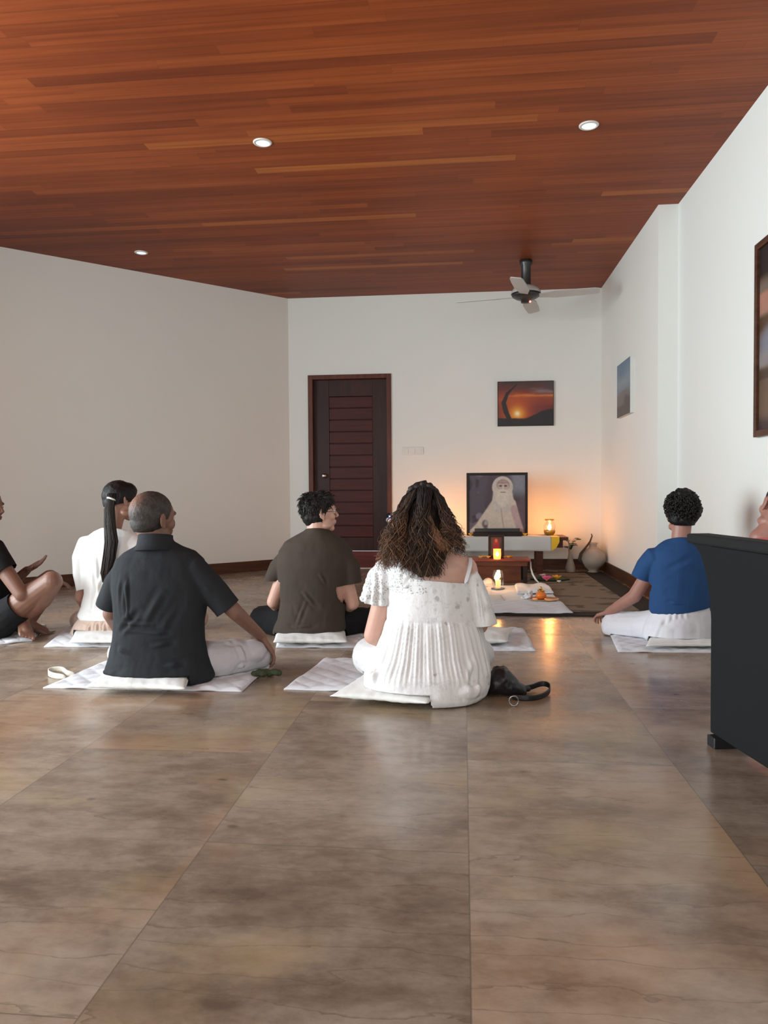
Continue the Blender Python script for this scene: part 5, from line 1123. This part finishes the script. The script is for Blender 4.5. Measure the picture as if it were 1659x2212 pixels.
# ============ person in blue top =================================
def blue_person():
    Y = 4.3; K = lambda x, y, dy=0: at(x, y, Y+dy)
    t = thing('person', 'person with short black curly hair in a blue top and white trousers', 'person', gr(1470, 1385), 'people sitting on the floor')
    H = Head(K(1471, 1112, .02), 4, -2, 0, .95)
    S = [(1160, 1450, 1494, 0, .055), (1166, 1440, 1502, 0, .068), (1176, 1422, 1516, 0, .086), (1190, 1406, 1528, 0, .102), (1215, 1399, 1534, 0, .114), (1250, 1401, 1535, 0, .116), (1280, 1403, 1535, 0, .114), (1305, 1402, 1537, 0, .116), (1318, 1402, 1538, 0, .118), (1326, 1408, 1532, 0, .112)]
    sL, eL, wL = K(1418, 1212), K(1370, 1288, .10), K(1316, 1322, .24); sR, eR, wR = K(1518, 1200), K(1536, 1285, .06), K(1500, 1320, .32)
    hL, kL, aL = K(1440, 1352, .05), K(1330, 1352, .24), K(1470, 1362, .36); hR, kR, aR = K(1495, 1352, .05), K(1508, 1345, .42), K(1440, 1352, .30)
    b = MB(); H.prims(b, K(1470, 1170, .0), .050); b.loft(secs(Y, S[1:-1], .016))
    b.chain([(sR, .040), (eR, .036), (wR, .025)]); b.chain([(sL, .040), (eL, .038), (wL, .026)]); b.chain([(hR, .09), (kR, .055), (aR, .036)]); b.chain([(hL, .09), (kL, .055), (aL, .036)])
    foot(b, aR, (-.8, .6, 0)); foot(b, aL, (.8, .6, 0)); hand(b, wL, K(1296, 1328, .30)-wL, (-.1, .2, -1), (.5, .8, 0), 30, .9); hand(b, wR, (.4, .8, -.2), (0, 0, -1), (-.5, .8, 0), 25, .9)
    skinobj(b, H, t, 'skin_blue', .0045)
    m = MB(); m.loft(secs(Y, S)); m.loft(tubeloft([(K(1436, 1204), .060), (K(1412, 1206), .062), (K(1397, 1224, .02), .058), (K(1386, 1244, .04), .054), (K(1380, 1262, .05), .052)])); m.loft(tubeloft([(K(1500, 1200), .07), (sR, .068), (K(1536, 1240, .04), .054), (K(1542, 1258, .05), .052)]))
    s = lambda x, y: K(x, y, -.11)
    garment('top', m, t, 'blue', [(K(1385, 1247, .04), K(1380, 1262, .05)-K(1396, 1222, .02), .09), (K(1538, 1246, .04), (.3, .2, -1), .09), (K(1471, 1165, .0), (0, .3, 1), .085), (K(1470, 1317, .0), (.16, 0, -1), .25)], .0055, 4, (.003, 11, (1, 1, .6)),
            [(s(1430, 1205), s(1407, 1245), .008, -.012), (s(1418, 1255), s(1445, 1245), .006, -.006), (s(1408, 1270), s(1440, 1258), .006, .006), (s(1410, 1285), s(1450, 1278), .007, .006), (s(1405, 1300), s(1480, 1305), .006, .005), (s(1440, 1230), s(1500, 1200), .014, -.003)])
    p = MB(); p.chain([(hR, .10), (K(1508, 1350, .2), .088), (kR, .080), (aR, .055)]); p.chain([(hL, .10), (K(1385, 1355, .15), .090), (kL, .085), (aL, .055)]); p.loft(secs(Y, [(1304, 1412, 1528, 0, .10), (1325, 1404, 1536, 0, .12), (1350, 1390, 1545, 0, .14), (1375, 1385, 1550, .01, .145), (1388, 1400, 1540, .02, .13)]))
    fl = [(K(1420+10*k, 1318, -.12), K(1370+20*k, 1384, -.08), .009, .004) for k in range(7)]
    garment('trousers', p, t, 'pants', [], .006, 3, (.005, 13, (1, 1, .7)), fl)
    hm = haircap(H, MB(), 0, .014); hm.ell(H.w(.0, -.055, .095), (.06, .06, .055)); hm.ell(H.w(.035, -.04, .02), (.065, .07, .06)); hm.ell(H.w(-.01, -.06, -.03), (.06, .045, .045)); hme = hm.blob(.006, 3, 'hair')
    wrinkle(hme, .008, 38, o=3); setcol(hme, np.array((.007, .006, .006))); cut(hme, [(H.w(0, .062, .05), H.m @ Vector((0, 1, -.5)), .25), (H.w(0, -.08, -.062), H.m @ Vector((0, .1, -1)), .3)])
    ho = solid(obj('hair', hme, M['hair'], t), .003)
    rnd = random.Random(11); P_ = []
    for k in range(700):
        v = Vector((rnd.gauss(0, 1), rnd.gauss(-.6, 1), rnd.gauss(.2, 1))).normalized(); q = Vector((v.x*.084, v.y*.108-.022, v.z*.096+.042))
        if q.z < -.045 or q.y > .05: continue
        c = q*1.04; r_ = rnd.uniform(.008, .014); a_ = Vector((rnd.gauss(0, 1), rnd.gauss(0, 1), rnd.gauss(0, 1))).normalized(); u_ = v.cross(a_).normalized(); 
        P_.append(([H.w(*(c+v*r_*.9*math.sin(i*.9)+u_*r_*math.cos(i*.9)+a_*.002*i)) for i in range(7)], (.006, .005, .005), (.016, .013, .012), .0028))
    locks(P_, 0, M['hair'], 'curls', ho, None)
blue_person()

# ============ man at the left edge =================================
def left_man():
    Y = 4.25; K = lambda x, y, dy=0: at(x, y, Y+dy)
    t = thing('person', 'man in a black t-shirt and shorts with bare legs, cut by the left edge', 'person', gr(-20, 1380), 'people sitting on the floor')
    H = Head(K(-30, 1098, .0), -90, -4, 0, 1.0)
    r_, f_ = FWD*-1, RIGHT
    def SS(L, sh=0): return [(K(x, y, .0), Vector((0, -(w_-sh), 0)), RIGHT*(d_-sh)) for y, x, w_, d_ in L]
    S = [(1150, -52, .065, .06), (1162, -50, .12, .085), (1178, -45, .17, .105), (1200, -38, .19, .115), (1240, -30, .17, .118), (1290, -30, .155, .12), (1330, -32, .16, .125), (1362, -30, .175, .14)]
    sN, eN, wN = K(-18, 1190, -.17), K(46, 1283, -.20), K(98, 1252, -.02); sF, eF, wF = K(-18, 1190, .17), K(25, 1262, .22), K(58, 1232, .20)
    hN, kN, aN = K(-15, 1350, -.10), K(112, 1256, -.16), K(52, 1336, -.08); hF, kF, aF = K(-15, 1350, .10), K(108, 1250, .22), K(60, 1345, .02)
    b = MB(); H.prims(b, K(-45, 1155), .058); b.loft(SS(S, .016)); b.chain([(sN, .052), (eN, .040), (wN, .028)]); b.chain([(sF, .05), (eF, .036), (wF, .026)])
    b.chain([(hN, .095), (kN, .058)]); b.chain([(kN, .060), (K(90, 1292, -.12), .062), (aN, .038)]); b.chain([(hF, .09), (kF, .056), (K(85, 1300, .12), .055), (aF, .038)])
    foot(b, aN, (.45, -.5, -.2), (.3, 0, 1)); foot(b, aF, (.6, .4, -.2), (0, 0, 1)); hand(b, wF, (.85, 0, .45), (0, -.4, .9), (0, -.9, -.3), 8, 1.0, .25, 1.2); hand(b, wN, (.8, .4, -.2), (0, 0, -1), (0, 1, 0), 18)
    skinobj(b, H, t, 'skin_dark', .0045)
    m = MB(); m.loft(SS(S)); m.loft(tubeloft([(K(-30, 1185, -.12), .08), (sN, .078), (K(0, 1215, -.18), .070), (K(14, 1234, -.18), .064), (K(22, 1246, -.18), .062)])); m.loft(tubeloft([(K(-30, 1185, .12), .08), (sF, .078), (K(5, 1222, .19), .066), (K(15, 1240, .2), .062)]))
    garment('t_shirt', m, t, 'blackcloth', [(K(13, 1233, -.18), K(22, 1246, -.18)-K(-10, 1200, -.18), .11), (K(12, 1234, .19), (.5, 0, -1), .10), (K(-50, 1154), (.3, 0, 1), .1)], .006)
    p = MB(); p.chain([(hN, .115), (K(38, 1312, -.13), .092), (K(48, 1305, -.135), .088)]); p.chain([(hF, .11), (K(36, 1310, .14), .088)]); p.ell(K(-25, 1352), (.14, .19, .09)); garment('shorts', p, t, 'blackcloth', [(K(42, 1308, -.13), (1, 0, .65), .11)], .006)
    hm = haircap(H, MB(), 0, .006).blob(.006, 3, 'hair'); setcol(hm, np.array((.010, .009, .009))); cut(hm, [(H.w(0, .052, .05), H.m @ Vector((0, 1, -.45)), .25), (H.w(0, 0, -.06), H.m @ Vector((0, .5, -1)), .2)]); solid(obj('hair', hm, M['hair'], t), .003)
left_man()

# ============ person at the right edge =================================
def right_person():
    Y = 3.25; K = lambda x, y, dy=0: at(x, y, Y+dy)
    t = thing('person', 'person in a coral top behind the dark divider, only ear, neck and shoulder showing', 'person', (K(1684, 1300).x, Y, 0), 'people sitting on the floor')
    H = Head(K(1690, 1100), 5, 0, 22, 1.0)
    S = [(1142, 1646, 1722, 0, .06), (1150, 1634, 1736, 0, .075), (1162, 1622, 1750, 0, .09), (1185, 1610, 1764, 0, .105), (1260, 1608, 1764, 0, .11), (1340, 1610, 1760, 0, .11), (1430, 1605, 1765, 0, .14), (1468, 1612, 1758, 0, .14)]
    sL, eL, wL = K(1622, 1195), K(1612, 1320, .03), K(1640, 1370, .25); sR, eR, wR = K(1745, 1195), K(1738, 1320, .03), K(1700, 1370, .25)
    hL, kL, aL = K(1655, 1430, .05), K(1615, 1400, .33), K(1672, 1430, .34); hR, kR, aR = K(1715, 1430, .05), K(1692, 1400, .33), K(1655, 1425, .40)
    b = MB(); H.prims(b, K(1684, 1152), .062); b.loft(secs(Y, S[:-1], .010)); b.chain([(K(1686, 1140), .070), (K(1645, 1164), .048)]); b.chain([(sR, .044), (eR, .034), (wR, .025)]); b.chain([(sL, .046), (eL, .036), (wL, .025)])
    b.chain([(hR, .09), (kR, .055), (aR, .036)]); b.chain([(hL, .09), (kL, .055), (aL, .036)]); foot(b, aR, (-.8, .5, 0)); foot(b, aL, (.1, 1, 0)); hand(b, wL, (.2, .9, -.3), (0, 0, -1), (1, 0, 0), 20); hand(b, wR, (-.2, .9, -.3), (0, 0, -1), (-1, 0, 0), 20)
    skinobj(b, H, t, 'skin_blue', .0045)
    m = MB(); m.loft(secs(Y, [(1158, 1646, 1722, 0, .07)]+S[2:])); garment('top', m, t, 'coral', [(K(1684, 1162), (0, .1, 1), .2)], .006)
    p = MB(); p.chain([(hR, .10), (kR, .07), (aR, .05)]); p.chain([(hL, .10), (kL, .07), (aL, .05)]); p.ell(K(1684, 1440, .04), (.17, .13, .08)); garment('trousers', p, t, 'pants', [], .007)
    hm = haircap(H, MB(), 0, .005).blob(.006, 3, 'hair'); setcol(hm, np.array((.03, .02, .016))); cut(hm, [(H.w(0, .052, .05), H.m @ Vector((0, 1, -.45)), .25), (H.w(0, 0, .02), H.m @ Vector((0, .5, -1)), .2)]); solid(obj('hair', hm, M['hair'], t), .003)
right_person()

# ============ woman in white lace =================================
def lace_woman():
    Y = 3.12; K = lambda x, y, dy=0: at(x, y, Y+dy)
    t = thing('person', 'woman with long curly brown hair in a white lace dress, nearest the middle', 'person', gr(915, 1505), 'people sitting on the floor')
    H = Head(K(914, 1112, .02), 2, -3, 0, .97)
    S = [(1192, 885, 958, .0, .055), (1200, 868, 975, 0, .072), (1212, 848, 1000, 0, .088), (1226, 838, 1016, 0, .10), (1250, 838, 1018, 0, .106), (1300, 846, 1012, 0, .104), (1350, 850, 1008, 0, .10), (1400, 838, 1020, 0, .112), (1450, 815, 1035, 0, .135), (1490, 820, 1030, 0, .135)]
    sL, eL, wL = K(846, 1232), K(806, 1372, .03), K(852, 1400, .26); sR, eR, wR = K(1006, 1228), K(1035, 1350, .05), K(1000, 1392, .27)
    hL, kL, aL = K(870, 1462, .04), K(802, 1418, .26), K(930, 1445, .38); hR, kR, aR = K(965, 1462, .04), K(1028, 1415, .28), K(900, 1440, .42)
    b = MB(); H.prims(b, K(922, 1196, .0), .050); b.loft(secs(Y, S)); b.chain([(K(922, 1196), .05), (sL, .048)]); b.chain([(K(922, 1196), .05), (sR, .048)])
    b.chain([(sL, .048), (eL, .040), (wL, .026)]); b.chain([(sR, .048), (eR, .038), (wR, .026)]); b.chain([(hR, .095), (kR, .055), (aR, .036)]); b.chain([(hL, .095), (kL, .055), (aL, .036)])
    foot(b, aR, (-.8, .6, 0), k=.9); foot(b, aL, (.8, .6, 0), k=.9); hand(b, wL, (.6, .7, -.3), (0, 0, -1), (.7, -.6, 0), 20, .9); hand(b, wR, (-.6, .7, -.3), (0, 0, -1), (-.7, -.6, 0), 20, .9)
    skinobj(b, H, t, 'skin_light', .0045)
    D = [(1232, 842, 1012, -.005, .110), (1250, 836, 1020, -.005, .118), (1290, 838, 1026, -.005, .122), (1335, 836, 1034, -.005, .124), (1370, 826, 1044, -.01, .135), (1410, 806, 1054, -.01, .152), (1450, 786, 1060, -.02, .172), (1480, 784, 1058, -.02, .182), (1496, 800, 1052, -.02, .180), (1508, 850, 1036, -.02, .160)]
    m = MB(); m.loft(secs(Y, D)); m.chain([(K(860, 1440, .05), .10), (kL, .088), (K(920, 1450, .3), .07)]); m.chain([(K(970, 1440, .05), .10), (kR, .082), (K(950, 1450, .3), .07)]); m.ell(K(995, 1482, -.05), (.10, .12, .062))
    cx = K(918, 1400)
    def post(me):
        co = coords(me); rel = co-np.array(cx); a_ = np.arctan2(rel @ np.array(FWD), rel @ np.array(RIGHT)); zt_, zm = K(900, 1335).z, K(900, 1440).z
        z = co[:, 2]; band = sm(zt_+.02, zt_-.03, z)*(1-sm(zm+.03, zm-.06, z)); back = (rel @ np.array(FWD) < .02)
        ph = a_*64+2.6*vnoise(co*np.array((10, 10, 4))); am = .4+.6*np.clip(vnoise(co*np.array((14, 14, 3))+5)+.5, 0, 1); displace(me, back*band*am*(.0032*np.sin(ph)+.003*np.sin(a_*21+2)))
        # gathered seam
        displace(me, -.002*np.exp(-((coords(me)[:, 2]-zt_)/.006)**2)*back)
    sdn = lambda x, y: K(x, y, -.13)
    fl = [(sdn(1040, 1400), sdn(1010, 1500), .012, -.010), (sdn(1055, 1420), sdn(1030, 1500), .012, .010), (sdn(800, 1430), sdn(810, 1480), .012, .008), (sdn(900, 1460), sdn(1010, 1500), .014, .006)]
    def lc(me):
        co = coords(me); z = co[:, 2]; z1_, z2_, z3_ = K(900, 1345).z, K(900, 1330).z, K(900, 1432).z; c = np.zeros((len(co), 3))
        c[:, 1] = np.where((z > z1_) | (z < z3_), 1.0, .0); up = K(900, 1262).z
        relx = (co-np.array(cx)) @ np.array(RIGHT); c[:, 0] = np.where((z > K(900, 1275).z) & (relx < .0), 1.0, 0); setcol(me, c)
    # neckline falls from left shoulder to the lower right
    garment('dress', m, t, 'lace', [(K(960, 1257, -.1), Vector((.10, .05, 1)), .30)], .005, 3, (.0035, 13, (1, 1, .5)), fl, post, lacecol=lc)
    # lace yoke and ruffled sleeve over the left shoulder
    def lc2(me): c = np.zeros((len(me.vertices), 3)); c[:, :2] = 1; setcol(me, c)
    y = MB(); y.loft(secs(Y, [(1208, 848, 925, -.0, .075), (1222, 834, 940, -.0, .108), (1245, 832, 952, -.0, .118), (1262, 834, 960, -.0, .121)]))
    y.loft(tubeloft([(K(868, 1228), .062), (K(846, 1230), .066), (K(828, 1250, .01), (.066, .072)), (K(818, 1280, .01), (.064, .072)), (K(815, 1305, .01), (.066, .074)), (K(813, 1325, .01), (.068, .076))]))
    def ruf(me):
        co = coords(me); w_ = np.clip((K(830, 1225).z-co[:, 2])/.12, 0, 1); c0_ = np.array(K(820, 1290, .01)); rel = co-c0_; a_ = np.arctan2(rel[:, 1], rel[:, 0]); left = rel @ np.array(RIGHT) < .05
        displace(me, left*w_*(.008*np.sin(a_*13)+.004*np.sin(co[:, 2]*160+a_*5)))
        co = coords(me); displace(me, .004*vnoise(co*70))
    garment('lace_sleeve', y, t, 'lace', [(K(815, 1302, .01), (-.15, 0, -1), .11), (K(885, 1218, .0), (.55, .1, 1), .07)], .005, 2, (.002, 20, (1, 1, 1)), post=ruf, lacecol=lc2)
    # right strap and hanging cold-shoulder sleeve
    V = []; Pt = [K(1005, 1262, -.11), K(1012, 1238, -.10), K(1017, 1215, -.065), K(1016, 1203, -.02), K(1012, 1206, .04)]
    for p_ in Pt: V += [p_-RIGHT*.008, p_+RIGHT*.008]
    so = obj('shoulder_strap', mesh('s', V, [(2*i, 2*i+1, 2*i+3, 2*i+2) for i in range(4)]), M['white'], t); q = so.modifiers.new('u', 'SUBSURF'); q.levels = q.render_levels = 2; solid(so, .003)
    r = MB(); r.loft(tubeloft([(K(1018, 1236, -.03), (.026, .03)), (K(1024, 1262, -.01), (.042, .055)), (K(1034, 1300, 0), (.052, .066)), (K(1042, 1340, .01), (.058, .070)), (K(1046, 1362, .01), (.060, .072))]))
    fl = [(K(1020+8*k, 1262, -.07), K(1028+9*k, 1350, -.07), .006, .008) for k in range(4)]
    garment('hanging_sleeve', r, t, 'lace', [(K(1043, 1348, .01), (.1, 0, -1), .12)], .005, 3, (.003, 16, (1, 1, .5)), fl, lacecol=lambda me: setcol(me, np.array((0, 1., 0))))
    # hair: dark base mass then curly locks
    hb_ = MB(); haircap(H, hb_, 0, .012); hb_.loft(secs(Y, [(1075, 880, 950, -.03, .07), (1110, 866, 964, -.045, .085), (1150, 856, 978, -.06, .085), (1190, 850, 975, -.085, .06), (1220, 872, 955, -.11, .035), (1242, 895, 948, -.115, .025)]))
    hme = hb_.blob(.006, 3, 'hair'); wrinkle(hme, .010, 22, (1.6, 1.6, .35)); co = coords(hme); zz = co[:, 2]
    rx = (co-np.array(K(914, 1112))) @ np.array(RIGHT); tt = sm(K(0, 1110).z, K(0, 1230).z, zz)
    c0_ = np.array((.014, .0085, .006)); c1_ = np.array((.045, .022, .012)); setcol(hme, c0_[None, :]*(1-tt[:, None])+c1_[None, :]*tt[:, None])
    cut(hme, [(H.w(0, .060, .05), H.m @ Vector((0, 1, -.3)), .30)])
    ho = solid(obj('hair', hme, M['hair'], t), .003)
    rnd = random.Random(21); P_ = []
    def lock(x0, y0, d0, x1, y1, d1, x2, y2, d2, curl, light, r_=.0019):
        A, B, C_ = K(x0, y0, d0), K(x1, y1, d1), K(x2, y2, d2); n = 30; ph = rnd.uniform(0, 6.28); tw = rnd.uniform(12, 24)*rnd.choice((-1, 1)); pts = []
        for i in range(n):
            s_ = i/(n-1); p_ = A*(1-s_)**2+B*2*s_*(1-s_)+C_*s_*s_; am = curl*max(0, s_-.22)**.7
            pts.append(p_+RIGHT*(am*math.cos(ph+tw*s_))+FWD*(am*.8*math.sin(ph+tw*s_))+Vector((0, 0, am*.5*math.sin(ph*2+tw*s_*.7))))
        j = rnd.uniform(.75, 1.3); dk = (.011*j, .006*j, .0045*j); lt = [a_+(b_-a_)*light**1.3 for a_, b_ in zip((.017, .008, .005), (.42, .20, .10))]; P_.append((pts, dk, [q*j for q in lt], r_*rnd.uniform(.6, 1.2)))
    for k in range(1500):
        u = rnd.random(); th = rnd.uniform(-1, 1); sx = 914+th*46; sy = 1052+26*abs(th)**1.6+rnd.uniform(-3, 16); d0 = -.02-.105*math.cos(th*1.35)*rnd.uniform(.5, 1.05)
        if th < -.25: ex = rnd.uniform(822, 878); ey = rnd.uniform(1165, 1232); mx = rnd.uniform(852, 868)-4; light = rnd.uniform(.1, .85)
        elif th < .45: ex = rnd.uniform(868, 960); ey = rnd.uniform(1205, 1256)-.25*abs(ex-925); mx = 905+th*25; light = rnd.choice((rnd.uniform(0, .22), rnd.uniform(0, .2), rnd.uniform(.2, .8)))
        else: ex = rnd.uniform(955, 1000); ey = rnd.uniform(1150, 1198); mx = rnd.uniform(958, 972); light = rnd.uniform(.05, .6)
        lock(sx, sy, d0, mx+rnd.uniform(-8, 8), 1115+rnd.uniform(-12, 12), -.10-.075*math.cos(th*1.3)+rnd.uniform(-.01, .03), ex, ey, -.13+rnd.uniform(-.04, .03), rnd.uniform(.012, .026), light)
    for k in range(110):   # the light twisted strand falling from the crown to the lower right
        lock(916+rnd.uniform(-5, 5), 1072+rnd.uniform(-6, 6), -.115, 915+rnd.uniform(-8, 6), 1120, -.15, 958+rnd.uniform(-14, 14), 1185+rnd.uniform(-12, 10), -.155, rnd.uniform(.006, .012), rnd.uniform(.7, 1.2), .0020)
    for k in range(60):   # frizzy ends
        lock(840+rnd.uniform(-12, 12), 1140+rnd.uniform(-10, 20), -.06, 830, 1180, -.07, 826+rnd.uniform(-14, 16), 1212+rnd.uniform(-18, 22), -.07, .02, rnd.uniform(.5, 1.0), .0014)
        lock(975+rnd.uniform(-10, 8), 1130+rnd.uniform(-10, 20), -.06, 988, 1160, -.07, 996+rnd.uniform(-10, 14), 1192+rnd.uniform(-16, 14), -.07, .016, rnd.uniform(.4, .9), .0014)
    locks(P_, 0, M['hair'], 'curly_locks', ho, None)
    cl_ = MB()   # gathered knot with claw bumps on the crown
    for dx, dy_, r_ in ((-22, 1052, .016), (-8, 1046, .018), (4, 1043, .017), (16, 1047, .016), (25, 1053, .015)): cl_.ell(K(911+dx, dy_+4, -.05), r_)
    cme_ = cl_.blob(.004, 2, 'knot'); wrinkle(cme_, .004, 60); setcol(cme_, np.array((.02, .011, .008))); obj('hair_knot', cme_, M['hair'], ho)
lace_woman()
